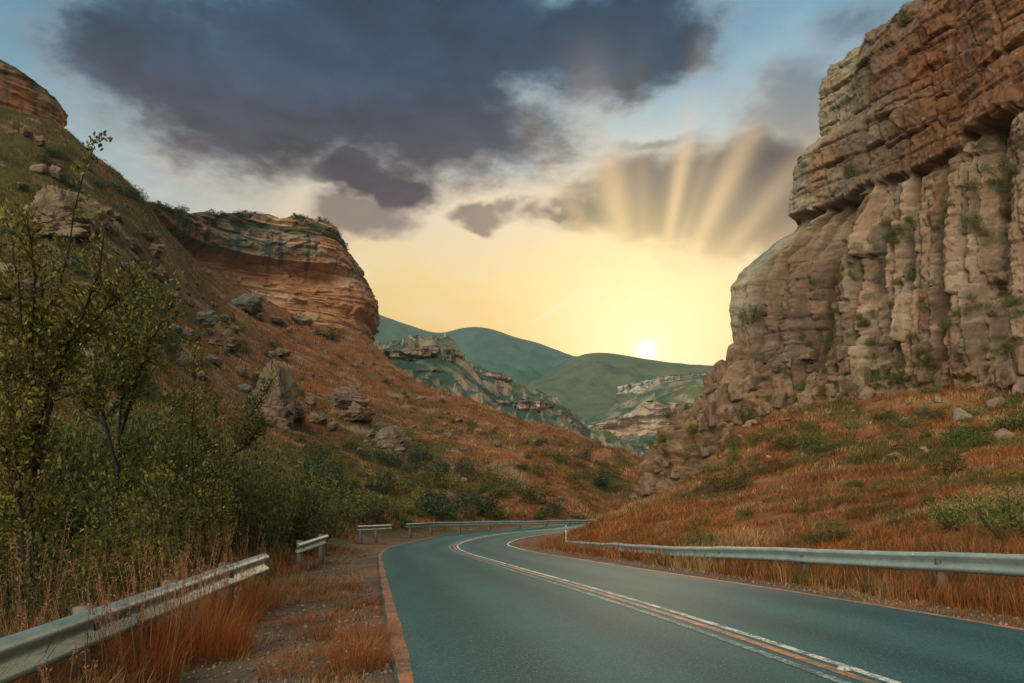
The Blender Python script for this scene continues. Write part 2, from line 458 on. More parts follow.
# centre line of the carriageway in plan
CLX = [5.9, 4.2, 2.78, 1.45, -.33, -1.75, -2.75, -3.10, -2.85, -1.6, .5, 3.0, 6.6, 10.6, 14.5, 18.5]
CLY = [-10., -1.5, 5.82, 12.2, 20.8, 28.0, 35.0, 40.5, 46.0, 51.2, 55.0, 57.6, 61.5, 68.5, 79.0, 93.0]
def dense(xs, ys, step=.25):
    xs, ys = np.array(xs, float), np.array(ys, float)
    s = np.concatenate([[0], np.cumsum(np.hypot(np.diff(xs), np.diff(ys)))])
    t = np.arange(0, s[-1], step); return spline(s, xs)(t), spline(s, ys)(t), t
rx, ry, rs = dense(CLX, CLY)
_tx, _ty = np.gradient(rx), np.gradient(ry); _l = np.hypot(_tx, _ty); _tx, _ty = _tx/_l, _ty/_l
rnx, rny = _ty, -_tx                                  # to the right of travel
HALF_L = np.interp(ry, [5.8, 12, 20, 40, 55], [3.55, 3.45, 3.3, 3.0, 3.0])
HALF_R = np.interp(ry, [5.8, 12, 20, 40, 55], [3.45, 3.3, 3.05, 2.85, 3.2])
def road_dist(X, Y):
    """signed offset to the right of the centre line, nearest station"""
    X, Y = np.asarray(X, float), np.asarray(Y, float); sh = X.shape; X, Y = X.ravel(), Y.ravel()
    best = np.full(X.shape, 1e9); sg = np.zeros(X.shape)
    idx = np.arange(0, len(rx), 4)
    for i in idx:
        d = np.hypot(X-rx[i], Y-ry[i]); m = d < best
        best[m] = d[m]; sg[m] = ((X-rx[i])*rnx[i]+(Y-ry[i])*rny[i])[m]
    return (best*np.sign(sg)).reshape(sh)

GP = []                                                # control points X, Y, z
def gp(px, py, Y): GP.append(px2w(px, py, Y))
def gw(X, Y, z): GP.append(np.array([X, Y, z]))
for a in ((65, 139, 172), (140, 200, 190), (100, 170, 182), (0, 112, 165), (0, 200, 128), (0, 300, 80), (0, 400, 45), (100, 300, 92), (100, 230, 135), (190, 258, 235), (250, 292, 250), (300, 322, 260), (370, 343, 270),
          (400, 371, 255), (435, 388, 238), (470, 402, 220), (515, 418, 205), (560, 432, 190), (600, 447, 176), (630, 461, 165), (655, 475, 158),
          (200, 300, 180), (200, 350, 130), (200, 400, 90), (200, 450, 58), (200, 490, 40),
          (300, 352, 205), (300, 400, 140), (300, 440, 100), (300, 480, 66), (300, 512, 46),
          (400, 400, 200), (400, 440, 138), (400, 480, 86), (400, 512, 60),
          (500, 428, 180), (500, 460, 126), (500, 490, 86), (500, 515, 66),
          (580, 450, 165), (580, 482, 120), (580, 505, 88), (580, 519, 70),
          (625, 476, 150), (625, 500, 112), (640, 512, 75)): gp(*a)
# beyond the spur the ground falls away into the next valley
for p, q, Y in ((250, 345, 400), (330, 360, 390), (400, 425, 330), (470, 450, 300), (560, 475, 270), (640, 490, 240), (700, 495, 230), (100, 250, 330), (0, 190, 330), (-150, 150, 330), (-350, 150, 330)): gp(p, q, Y)
for a in ((-150, 40, 165), (-150, 220, 100), (-150, 350, 55), (-300, 60, 150), (-300, 300, 60), (-450, 420, 30), (-450, 250, 60)): gp(*a)
for X, Y, z in ((-3.5, 2, -.1), (-4.0, 5, -.12), (-4.6, 12, -.25), (-6.0, 5, -.1), (-8, 4, .3), (-7, 12, -.1), (-12, 12, .8), (-10, 20, .3), (-16, 20, 2.2), (-7, 20, -.3), (-9.5, 32, 0), (-20, 32, 3.5), (-8, 42, -.4), (-13, 45, .6), (-6, 50, -.4), (-3, 56, -.4), (2, 61, -.1), (8, 63, .2),
                (0, 3, 0), (0, 6, 0), (3, 3, 0), (6, 6, 0), (2, 12, 0), (0, 20, -.25), (-1, 30, -.55), (-3, 40, -.75), (-1, 50, -.7), (4, 57, -.5), (7, 62, -.3), (11, 68, 0), (14.5, 79, .2)): gw(X, Y, z)
# right verge, ditch and talus
for X, Y, z in ((6.6, 6, 0), (7.6, 10, .05), (8.5, 6, .2), (6.4, 15, -.2), (5.6, 20, -.35), (3.9, 28, -.55), (2.6, 34, -.7), (1.6, 40, -.8), (3.0, 46, -.6)): gw(X, Y, z)
for a in ((1024, 540, 13.5), (1024, 500, 21), (1024, 450, 39), (1024, 395, 62), (900, 522, 21), (900, 495, 32), (900, 450, 48), (900, 402, 68),
          (800, 520, 29), (800, 500, 36), (800, 460, 54), (800, 410, 76), (700, 523, 33), (700, 500, 45), (700, 470, 62), (700, 445, 80),
          (640, 525, 37), (640, 505, 52), (645, 486, 75), (610, 528, 40), (605, 514, 56), (1150, 540, 14), (1150, 450, 36), (1150, 395, 58), (1300, 520, 16), (1300, 420, 45),
          (735, 425, 92), (760, 420, 110), (800, 400, 130), (700, 460, 130), (680, 478, 150), (900, 380, 130), (1100, 350, 130), (900, 330, 300), (1200, 300, 300), (750, 440, 300)): gp(*a)
GP = np.array(GP)
def _coords(X, Y): return 3.0*X/Y, 1.15*np.log(Y)
def _tps(r2): return np.where(r2 > 1e-12, r2*np.log(r2+1e-12), 0)
def make_rbf(P, base, lam=2e-4):
    a, b_ = _coords(P[:, 0], P[:, 1]); n = len(P)
    val = (P[:, 2]-base(P[:, 1]))/P[:, 1]
    K = _tps((a[:, None]-a)**2+(b_[:, None]-b_)**2)+lam*np.eye(n)
    Q = np.stack([np.ones(n), a, b_], 1)
    A = np.block([[K, Q], [Q.T, np.zeros((3, 3))]])
    w = np.linalg.solve(A, np.concatenate([val, np.zeros(3)]))
    def f(X, Y):
        u, v = _coords(X, Y); r = w[n]+w[n+1]*u+w[n+2]*v
        for i in range(n): r = r+w[i]*_tps((u-a[i])**2+(v-b_[i])**2)
        return base(Y)+r*Y
    return f
ground_rbf = make_rbf(GP, zroad)
NP_, NL_ = 520, 620
PG = np.linspace(-1.45, 1.55, NP_); LG = np.linspace(math.log(1.3), math.log(390), NL_)
Pm, Lm = np.meshgrid(PG, LG, indexing='ij'); Ym = np.exp(Lm); Xm = Pm*Ym
Zm = ground_rbf(Xm, Ym)
rdist = road_dist(Xm, Ym); ard = np.abs(rdist)
corr = sstep(9.0, 4.2, ard)                              # 1 on the road bed
bed = zroad(Ym)-.03-.035*np.clip(ard-3.6, 0, 3)
Zm = lerp(Zm, bed, corr)
rough = sstep(3.8, 9, ard)
amp = np.clip((Ym-8)*.016, 0, 1.7)*rough
Zm += amp*(fbm(Xm/14, Ym/14, octs=4, seed=3)*1.3+fbm(Xm/3.2, Ym/3.2, octs=3, seed=5)*.45)
Zm += .05*rough*fbm(Xm/.7, Ym/.7, octs=3, seed=9)+.018*sstep(3.3, 4.4, ard)*fbm(Xm/.25, Ym/.25, octs=3, seed=12)
# rib of higher ground running down the left spur
Zm -= .25*sstep(2.85, 2.6, ard)                          # stay well under the asphalt
def gz(X, Y):
    X, Y = np.asarray(X, float), np.asarray(Y, float)
    u = np.clip((X/Y-PG[0])/(PG[1]-PG[0]), 0, NP_-1.001); v = np.clip((np.log(np.maximum(Y, 1.31))-LG[0])/(LG[1]-LG[0]), 0, NL_-1.001)
    i, j = u.astype(int), v.astype(int); fu, fv = u-i, v-j
    return (Zm[i, j]*(1-fu)*(1-fv)+Zm[i+1, j]*fu*(1-fv)+Zm[i, j+1]*(1-fu)*fv+Zm[i+1, j+1]*fu*fv)
Qm = (Zm-H)/Ym; Qmax = np.maximum.accumulate(Qm, axis=1)
def hit(px, py):
    """first point of the ground seen at a bearing and elevation from the eye; None when it misses"""
    i = int(np.clip(round(((px-CX)/F-PG[0])/(PG[1]-PG[0])), 0, NP_-1)); q = (HY-py)/F
    j = int(np.searchsorted(Qmax[i], q))
    if j >= NL_: return None
    Y = Ym[i, j]; X = (px-CX)/F*Y
    return np.array([X, Y, float(gz(X, Y))])
# what grows and lies where: rust grass, olive scrub, bare gravel
RUST, STRAW, OLIVE, DARKG, GRAVEL, STONE = (.185, .075, .030), (.23, .13, .060), (.080, .068, .022), (.040, .045, .016), (.12, .095, .072), (.26, .19, .13)
PXm = CX+F*Pm; PYm = HY-F*Qm
def zone_green(X, Y, px, py):
    """share of olive scrub in the ground cover"""
    n = fbm(X/11, Y/11, octs=4, seed=21)
    left = sstep(20, -6, X-np.where(Y > 60, (Y-60)*.03, 0))
    low = sstep(395, 470, py+n*35-(px-330)*.12)*sstep(560, 380, px)         # scrubby lower slope
    up = sstep(300, 120, px+n*70)                                           # far left slope
    g = left*np.clip(np.maximum(low, up*.95)+.8*n, 0, 1)
    g = np.maximum(g, (1-left)*sstep(.12, .45, fbm(X/6, Y/6, octs=3, seed=33)+.25*sstep(30, 70, Y)-.05))
    return np.clip(g, 0, 1)
def ground_col(X, Y, px, py, rd):
    g = zone_green(X, Y, px, py)
    n = fbm(X/5, Y/5, octs=4, seed=41); n2 = fbm(X/1.1, Y/1.1, octs=3, seed=43)
    c = np.zeros(X.shape+(3,))+np.asarray(RUST)
    c = mixc(c, STRAW, sstep(.0, .5, n)*.75)
    c = mixc(c, OLIVE, g)
    c = mixc(c, DARKG, g*sstep(.0, .4, n2)*.6)
    st = sstep(.25, .42, fbm(X/7, Y/4, octs=4, seed=47))*sstep(30, 60, Y)*sstep(.35, .1, (px-350)/740.)
    c = mixc(c, STONE, st*.75)
    sh = sstep(6.3, 4.6, np.abs(rd)+n2*.9)*sstep(62, 50, Y)
    c = mixc(c, GRAVEL, sh*.85)
    c = mixc(c, (.22, .09, .04), sh*sstep(.05, .35, fbm(X/.8, Y/.8, octs=3, seed=49))*.8)
    return c*(1+.35*n2[..., None])
gme = mesh_np('ground', np.stack([Xm, Ym, Zm], -1).reshape(-1, 3), grid_faces(NP_, NL_), M_GROUND, ground_col(Xm, Ym, PXm, PYm, rdist).reshape(-1, 3), smooth=True)
tag(mobj('ground', gme), 'rust and olive mountain slopes either side of the road', 'ground', kind='structure')
# one wide sheet under everything, out to the horizon
bm_ = MB(); bm_.box((0, 1500, -40), (4400, 0, 0), (0, 2500, 0), (0, 0, .5))
ob = bm_.build('ground', mat_plain('far_plain', (.07, .08, .045), .95, .1, .01, .5)); tag(ob, 'low plain under the mountains', 'ground', kind='structure')

# ------------------------------------------------------------------ road
def ribbon(name, off, wid, dz, mat, s0=0, s1=None, nw=2, parent=None):
    """strip along the centre line: off(i) lateral middle, wid(i) width"""
    i = np.arange(s0, s1 or len(rx)); n = len(i)
    o = off if np.ndim(off) else np.full(len(rx), off); w = wid if np.ndim(wid) else np.full(len(rx), wid)
    t = np.linspace(-.5, .5, nw)
    lat = o[i][:, None]+w[i][:, None]*t
    X = rx[i][:, None]+rnx[i][:, None]*lat; Y = ry[i][:, None]+rny[i][:, None]*lat
    Z = zroad(Y)+dz
    uv = np.stack([lat, np.repeat(rs[i][:, None], nw, 1)], -1).reshape(-1, 2)
    me = mesh_np(name, np.stack([X, Y, Z], -1).reshape(-1, 3), grid_faces(n, nw, True), mat, uv=uv)
    return mobj(name, me, parent)
wob = .05*vnoise(rs/1.7, 0*rs, seed=71)+.04*vnoise(rs/.5, 0*rs, seed=72)
road = ribbon('road', (HALF_R-HALF_L)/2, HALF_L+HALF_R+.16+wob, 0.0, M_ROAD, nw=24)
tag(road, 'teal grey asphalt road curving right between the cliffs', 'road', kind='structure')
ribbon('centre_line', .20, .10, .004, M_WHITE, parent=road)
ribbon('centre_line', .02, .11, .004, M_ORANGE, parent=road)
ribbon('centre_line', -.19, .10, .004, M_PALE, parent=road)
ribbon('edge_line', -HALF_L, .125+wob*.6, .004, M_EDGE, parent=road)
rl_mat = np.where(ry < 33, 1, 0); k0 = int(np.argmax(ry > 31))
ribbon('edge_line', HALF_R, .14, .004, M_ORANGE, s1=k0+1, parent=road)
ribbon('edge_line', HALF_R, .12, .004, M_WHITE, s0=k0, parent=road)

# ------------------------------------------------------------------ cliffs
def ledge(z, seed, thick=1.6):
    """step-like bedding: each layer its own random offset, thin crack between"""
    k = z/thick; i = np.floor(k); f = k-i
    a = _h(i, 0*i, 0*i, seed); b_ = _h(i+1, 0*i, 0*i, seed)
    return lerp(a, b_, sstep(.86, 1.0, f))-.5, np.minimum(f, 1-f)

def right_cliff():
    CY = [(-12, 618, 104), (0, 626, 102), (2, 629, 100), (5.4, 638, 98), (8, 648, 96), (10.6, 662, 94), (13, 682, 92), (15.2, 701, 90), (17.3, 714, 89), (19, 731, 88), (20, 733, 88), (22.6, 729, 88), (25, 727, 88), (27, 729, 88), (28, 737, 88), (29.2, 741, 88), (30.5, 757, 87.5),
          (32, 770, 87), (33.4, 790, 86.5), (34.5, 794, 86), (36, 793, 86), (39, 797, 86), (41.3, 800, 86), (42.6, 812, 85.5), (43.4, 818, 85), (44, 816, 85), (47, 818, 85), (50.6, 821, 85), (51.6, 824, 85), (60, 840, 85)]
    zz = np.array([c[0] for c in CY]); cpx = np.array([c[1] for c in CY]); cY = np.array([c[2] for c in CY])
    nv, nu = 470, 720
    zs = np.linspace(-6, 51.8, nv); us = np.concatenate([np.linspace(-30, -1.5, 50), np.linspace(-1.4, 46, nu-50)])
    U, Z = np.meshgrid(us, zs, indexing='ij')
    zj = Z+.9*vnoise(Z*.9, U*.05, seed=5)*0+.5*fbm(U/3., Z/3., octs=2, seed=8)
    Yc = np.interp(zj, zz, cY); Xc = (np.interp(zj, zz, cpx)-CX)/F*Yc
    # right hand end of the face (outside the frame), leaning outwards towards the foot
    foot = np.clip((18-Z)/18, 0, 1.3)
    Ax, Ay = 49.6-4.0*foot, 45.0-1.0*foot
    foot = foot*.5
    Ax, Ay = 49.6-4.0*foot, 45.0-1.0*foot
    t = np.clip(U, 0, None)/46
    wl = np.exp(-(np.clip(U, 0, None)/8.5)**2)              # the broken skirt and the buttress only affect the far end
    bx, by = lerp(35.6, Ax, t)+(Xc-35.6)*wl, lerp(85.0, Ay, t)+(Yc-85.0)*wl
    back = np.clip(-U, 0, None)
    bx = bx+back*.62; by = by+back*.78
    w = sstep(-2.5, 2.5, U)
    nx_ = lerp(-.80, -.94, w); ny_ = lerp(.60, -.33, w); ll = np.hypot(nx_, ny_); nx_, ny_ = nx_/ll, ny_/ll
    # ---- relief
    wu = U+.30*fbm(U/4, Z/7, octs=3, seed=11)+.05*fbm(U/.5, Z/.6, octs=2, seed=10); wz = Z+.30*fbm(U/5, Z/5, octs=3, seed=12)
    bnd = 34.6+.7*fbm(U/3, 0*U+2, octs=3, seed=14)-.9*gauss(U, 5, 3)+1.9*(_h(np.floor((U+.4*fbm(U/2, Z/3, octs=2, seed=13))/3.3), 0*U, 0*U, 70)-.4)
    top = sstep(-.25, .25, Z-bnd)
    # upper block: massive, bedded
    lo1, c1 = ledge(wz+.06*U, 31, 2.3); lo2, c2 = ledge(wz+.3*fbm(U/3, Z/2, octs=2, seed=3), 32, .75)
    ba, eu, ez, ci, cj = bricks(wu+.25*Z, wz, 5.2, 3.4, 51, .9)
    bb, e2, cib, cjb = facets(wu/1.3, wz/.6, 52)
    mass = .35+.65*sstep(7, 2, U+2*fbm(U/3, Z/3, octs=2, seed=2))            # left part thinly bedded, right part massive
    Dt = .65+lo1*.65+lo2*.30*mass*(.5+.5*sstep(-.2, .3, fbm(U/3, Z/2, octs=3, seed=54)))+ba*.55+bb*.34*mass-.9*sstep(.17, .02, np.minimum(eu, ez))*sstep(-.35, .1, fbm(U/4, Z/3, octs=2, seed=57))-.45*sstep(.06, 0, c1)-.10*mass*sstep(.06, 0, c2)
    bc, e3, cic, cjc = facets(wu/3.2, wz/2.4, 53); Dt = Dt+bc*.8*(1.2-mass)
    Dt = Dt-.9*gauss(U+.10*(Z-42)-.5*fbm(Z/2, 0*Z, octs=2, seed=4), 8.6, .28)*sstep(36, 39, Z)*sstep(48.5, 46, Z)
    Dt = Dt-.8*gauss(U-.12*(Z-40), 18.3, .25)-.6*gauss(U, 13.6, .2)*sstep(44, 41, Z)
    Dt = Dt-1.3*sstep(48.2, 51.5, Z)*(.6+.4*vnoise(U/3, 0*U, seed=6))-.7*sstep(42.6, 43.4, Z)*sstep(7, 4.5, U)*1.4
    # lower tier: columns and chimneys
    wc = wu+1.5*vnoise(U/4.5, Z/40, seed=66)+.5*vnoise(U/1.7, Z/25, seed=67)
    B1, u1, z1, di, dj = bricks(wc, wz, 2.5, 9.0, 61, 1.5)
    B2, u2, z2, ei, ej = bricks(wu+.03*Z, wz, 1.15, 3.4, 62, 1.6)
    he = np.minimum(u2, z2)/1.05
    B3, ke, fi, fj = facets(wu/.62, wz/.8, 63)
    Dl = B1*2.6+B2*.85+B3*.30-1.9*sstep(.20, .07, u1)-.45*sstep(.12, .02, z1)-.8*sstep(.12, .04, u2)-.22*sstep(.08, .01, z2)-.05*sstep(.08, 0, ke)
    for c, wd, dp in ((3.1, .55, 1.8), (7.2, .8, 1.6), (11.7, 1.1, 2.4), (14.2, .45, 1.6), (18.1, .5, 1.8), (22.3, 1.6, 2.6), (28, 1, 2)):
        Dl = Dl-dp*gauss(U+.5*fbm(Z/4, 0*Z+c, octs=2, seed=7)+.02*(Z-20), c, wd)
    for c, wd, dp in ((16.0, 1.3, 1.7), (19.9, 1.4, 1.5), (9.3, 1.2, .9), (5.2, 1.0, .7)):
        Dl = Dl+dp*np.exp(-np.abs((U-c)/wd)**4)*sstep(36, 33, Z)
    # smoother buttress on the left edge, undercut at its cap
    butt = sstep(3.4, 1.6, U)
    Dl = lerp(Dl, B2*.35+lo2*.25+B3*.14-.2*sstep(.07, 0, he)-.6*gauss(Z, 26.0, .9)*sstep(-1, 1, U)+.4*gauss(Z, 28, 1.0), butt*.85*sstep(17, 20, Z))
    Dl = Dl-1.9*gauss(Z, 34.2, 1.2)*gauss(U, 1.6, 1.6)                      # hollow below the upper block
    Dl = Dl-.75*gauss(Z, bnd-.35, .5)
    # foot: rubble
    rb = sstep(17, 12, Z+1.5*fbm(U/4, 0*U, octs=2, seed=15))
    Ra, re, ri, rj = facets(wu/1.5+9, wz/1.3, 64, 1.6); Rb, re2, _, _ = facets(wu/3.4+2, wz/3.0, 65, 1.4)
    Rc, ru, rz, _, _ = bricks(wu+.15*Z, wz, 1.2, 2.6, 68, 1.8)
    Dr = Ra*.7+Rb*.8+Rc*.7+B3*.5-.4*sstep(.14, 0, ru)-.15*sstep(.10, 0, re)-.08*sstep(.1, 0, ke)
    Dl = lerp(Dl, Dr, rb)
    D = lerp(Dl, Dt, top)
    D = D+.45*fbm(U/6, Z/9, octs=3, seed=16)+.13*fbm(U/.7, Z/1.3, octs=4, seed=17)
    D = D*lerp(.55, 1, sstep(-1, 2.5, U))
    F3, e3f, _, _ = facets(wu/.36+5, wz/.42, 69, 1.4); D = D+.13*F3*(1-.6*butt)
    upw = .45*sstep(22, 13, Z)*np.exp(-(np.clip(U, 0, None)/10)**2)*sstep(-8, -2, U)
    hz_ = np.sqrt(1-upw**2)
    X = bx+nx_*D*hz_; Y = by+ny_*D*hz_; Z = Z+upw*D
    # plateau on top
    nt = 30; kk = (np.arange(1, nt+1)/nt)**1.6*30
    Xt = X[:, -1:]+.94*kk*1.0; Yt = Y[:, -1:]+.33*kk; Zt = Z[:, -1:]+.10*kk+.35*fbm(Xt/2.5, Yt/2.5, octs=4, seed=18)+.25*(worley(Xt/1.6, Yt/1.6, 19)[2]-.4)
    Zrim = Z+.6*fbm(U/1.6, 0*U, octs=3, seed=20)*sstep(49.5, 51.8, Z)
    V = np.concatenate([np.stack([X, Y, Zrim], -1), np.stack([Xt, Yt, Zt], -1)], 1)
    # ---- colour of the stone
    n = fbm(U/5, Z/5, octs=4, seed=22); n2 = fbm(U/1.6, Z/2.4, octs=4, seed=23); st = fbm(U/.8, Z/9, octs=4, seed=24)
    c = np.zeros(U.shape+(3,))+np.array((.19, .125, .080))
    c = mixc(c, (.25, .175, .115), sstep(-.1, .4, n2))
    c = mixc(c, (.28, .24, .16), top*sstep(12, 2, U+2*n)*.85)                # pale weathered left of the block
    c = mixc(c, (.235, .10, .045), np.clip(top*sstep(8, 17, U+5*n)*.7+sstep(.1, .45, n)*.5, 0, 1))
    c = mixc(c, (.27, .25, .18), butt*(1-top)*sstep(18, 24, Z)*.8)
    c = mixc(c, (.33, .23, .155), (1-top)*sstep(.45, .9, di)*.85)
    c = mixc(c, (.11, .072, .05), sstep(.5, .1, ej)*(1-top)*.6)
    c = mixc(c, (.33, .25, .175), sstep(.62, .9, ej)*(1-top)*.5)
    c = mixc(c, (.10, .13, .115), sstep(.2, .55, st+.2*n)*.35)               # water streaks
    c = mixc(c, (.13, .165, .13), butt*sstep(.0, .4, n2)*sstep(26, 29, Z)*.7)
    c = mixc(c, (.085, .10, .03), sstep(.22, .5, fbm(U/1.2, Z/1.6, octs=5, seed=25))*(1-top)*sstep(7, 10, U)*.5)
    c = mixc(c, (.20, .12, .06), rb*.6)
    c = c*(1-.30*top*sstep(3, 8, U+2*n))[..., None]
    c = c*(1+.25*fbm(U/.5, Z/.4, octs=3, seed=26)[..., None])
    ct = np.zeros(Xt.shape+(3,))+np.array((.13, .12, .06))
    C_ = np.concatenate([c, ct], 1)
    me = mesh_np('cliff', V.reshape(-1, 3), grid_faces(V.shape[0], V.shape[1]), M_ROCK_NEAR, C_.reshape(-1, 3))
    tag(mobj('cliff', me), 'towering brown cliff of jointed sandstone columns right of the road', 'cliff', kind='structure')
    return V
CLIFF_V = right_cliff()

def face_cliff(plan, zb, zt, prof, relief, colour, label, mat, seed, nu=360, nv=150, cap=30., caprise=.08, capcol=(.07, .08, .03), step=None):
    """free form cliff along a plan polyline (X, Y); normals point to the left-hand side when walking it reversed"""
    xs, ys = np.array([p[0] for p in plan], float), np.array([p[1] for p in plan], float)
    s = np.concatenate([[0], np.cumsum(np.hypot(np.diff(xs), np.diff(ys)))]); L = s[-1]
    ss = np.linspace(0, L, nu)
    px_, py_ = spline(s, xs)(ss), spline(s, ys)(ss)
    tx, ty = np.gradient(px_), np.gradient(py_)
    for _ in range(6):
        tx = np.convolve(np.pad(tx, 3, 'edge'), np.ones(7)/7, 'valid'); ty = np.convolve(np.pad(ty, 3, 'edge'), np.ones(7)/7, 'valid')
    l = np.hypot(tx, ty); nx_, ny_ = ty/l, -tx/l
    k = np.linspace(0, 1, nv)
    S, K = np.meshgrid(ss, k, indexing='ij')
    b0 = np.interp(ss, s, zb)[:, None]; t0 = np.interp(ss, s, zt)[:, None]
    Z = lerp(b0, t0, K)
    D = prof(S/L, K, Z)+relief(S, Z)
    X = px_[:, None]+nx_[:, None]*D; Y = py_[:, None]+ny_[:, None]*D
    nc = 16; kk = (np.arange(1, nc+1)/nc)**1.5*cap
    Xt = X[:, -1:]-nx_[:, None]*kk; Yt = Y[:, -1:]-ny_[:, None]*kk
    Zt = Z[:, -1:]+caprise*kk+(fbm(Xt/(cap*.2), Yt/(cap*.2), octs=4, seed=seed)*cap*.03)
    Zr = Z+sstep(.9, 1, K)*fbm(S/(L*.03), 0*S, octs=4, seed=seed+3)*(t0-b0)*.03
    V = np.concatenate([np.stack([X, Y, Zr], -1), np.stack([Xt, Yt, Zt], -1)], 1)
    c = colour(S/L, K, S, Z)
    ct = np.zeros(Xt.shape+(3,))+np.asarray(capcol); ct = ct*(1+.4*fbm(Xt/4, Yt/4, octs=3, seed=seed+5)[..., None])
    me = mesh_np('cliff', V.reshape(-1, 3), grid_faces(V.shape[0], V.shape[1]), mat, np.concatenate([c, ct], 1).reshape(-1, 3))
    tag(mobj('cliff', me), label, 'cliff', kind='structure')
    return V
def w2(px, Y): return ((px-CX)/F*Y, Y)
def zof(py, Y): return H+(HY-py)/F*Y

# the headland with the great overhang
plan = [w2(95, 205), w2(150, 232), w2(200, 262), w2(255, 276), w2(310, 284), w2(350, 292), w2(369, 303), w2(374, 318), w2(366, 345), w2(340, 380)]
def headprof(q, k, Z):
    body = np.interp(Z, [40, 60, 66, 72, 80, 86, 90, 92.5, 94, 98, 101, 104, 107, 110, 113], [6, 4.5, 3.5, 2, -.5, -4.0, -5.5, -2.0, 2.6, 3.4, 2.4, 2.6, .8, .2, -3.5])
    nose = np.interp(Z, [40, 62, 70, 77, 79, 84, 87, 92, 95, 99, 103, 106, 113], [-2, -1.0, -1.0, -.8, 1.2, 1.6, .6, -.6, -2.8, -5.6, -7.2, -10.5, -13])
    return lerp(body, nose, sstep(.48, .585, q))
def headrel(S, Z):
    w1 = S+2*fbm(S/12, Z/10, octs=3, seed=81); wz = Z+1.2*fbm(S/14, Z/6, octs=3, seed=82)
    l1, c1 = ledge(wz, 83, 4.2); l2, c2 = ledge(wz, 84, 1.5)
    f1, f2, ci, cj = worley(w1/9, wz/5, 85); g1, g2, di, dj = worley(w1/3, wz/2, 86)
    Fa, ea, _, _ = facets(w1/6, wz/2.6, 185, 1.2)
    return 1.6*l1+.75*l2+(ci-.5)*.9-.10*sstep(.07, 0, f2-f1)+Fa*1.3-.10*sstep(.05, 0, g2-g1)-.5*sstep(.06, 0, c1)-.2*sstep(.05, 0, c2)+1.3*fbm(S/16, Z/16, octs=3, seed=87)+.4*fbm(S/2, Z/1.2, octs=3, seed=88)
def headcol(q, k, S, Z):
    n = fbm(S/14, Z/9, octs=4, seed=91); st = fbm(S/1.6, Z/16, octs=4, seed=92); bd = fbm(S/40, Z/1.6, octs=4, seed=93)
    c = np.zeros(S.shape+(3,))+np.array((.44, .225, .11))
    c = mixc(c, (.56, .37, .225), sstep(-.1, .35, n)*.8)
    c = mixc(c, (.30, .115, .045), sstep(.0, .4, bd)*.55)
    c = mixc(c, (.50, .36, .25), sstep(70, 76, Z)*sstep(84, 77, Z)*sstep(-.1, .3, n)*sstep(.62, .45, q)*.7)
    up = sstep(91, 95, Z)
    c = mixc(c, (.21, .22, .16), up*sstep(-.2, .25, bd+.5*n)*.75)
    c = mixc(c, (.05, .105, .105), up*sstep(.0, .3, st+.25*n)*sstep(105, 101, Z)*.85)
    c = mixc(c, (.06, .105, .10), up*sstep(.42, .25, q)*sstep(-.4, .1, n)*.8)
    c = mixc(c, (.045, .065, .03), np.clip(sstep(102.5, 106, Z+2.6*n), 0, 1)*sstep(-.5, .0, bd)*.92)
    c = mixc(c, (.07, .115, .11), sstep(.56, .63, q)*sstep(-.3, .2, n+st)*sstep(74, 80, Z)*.75)
    c = mixc(c, (.045, .06, .055), sstep(.22, .5, st)*.5)
    return c*(1+.3*fbm(S/1.2, Z/.8, octs=3, seed=94)[..., None])
HEAD_V = face_cliff(plan, [60, 66, 70, 66, 58, 50, 44, 40, 40, 40], [zof(188, 205), zof(205, 232), zof(214, 262), zof(216, 276), zof(215, 284), zof(225, 292), zof(236, 303), 112, 109, 104],
    headprof, headrel, headcol, 'overhanging orange sandstone headland with green cap above the left slope', M_ROCK_MID, 95, 620, 300, 46, .05, (.055, .065, .025))

# the dark crag at the top left
plan = [w2(-260, 120), w2(-120, 150), w2(-20, 170), w2(35, 178), w2(58, 184), w2(64, 192), w2(60, 205), w2(30, 230)]
def cragprof(q, k, Z): return np.interp(k, [0, .25, .5, .75, .9, 1], [1.5, .2, -.4, .2, .2, -2.2])
def cragrel(S, Z): return .35*headrel(S*2.2, Z*2.2)
def cragcol(q, k, S, Z):
    n = fbm(S/5, Z/4, octs=4, seed=96); st = fbm(S/1, Z/8, octs=4, seed=97)
    c = np.zeros(S.shape+(3,))+np.array((.27, .165, .10)); c = mixc(c, (.34, .15, .07), sstep(0, .4, n))
    c = mixc(c, (.05, .07, .07), sstep(.05, .4, st)*.7); c = mixc(c, (.05, .06, .03), sstep(.82, .93, k+.1*n)*.9)
    return c
face_cliff(plan, [zof(150, 120), zof(135, 150), zof(125, 170), zof(142, 178), zof(150, 184), zof(155, 192), zof(150, 205), zof(150, 230)],
    [zof(-60, 120), zof(0, 150), zof(40, 170), zof(76, 178), zof(96, 184), zof(108, 192), zof(112, 205), zof(110, 230)],
    cragprof, cragrel, cragcol, 'dark rounded crag crowning the slope at the top left', M_ROCK_MID, 98, 260, 110, 25, .12)

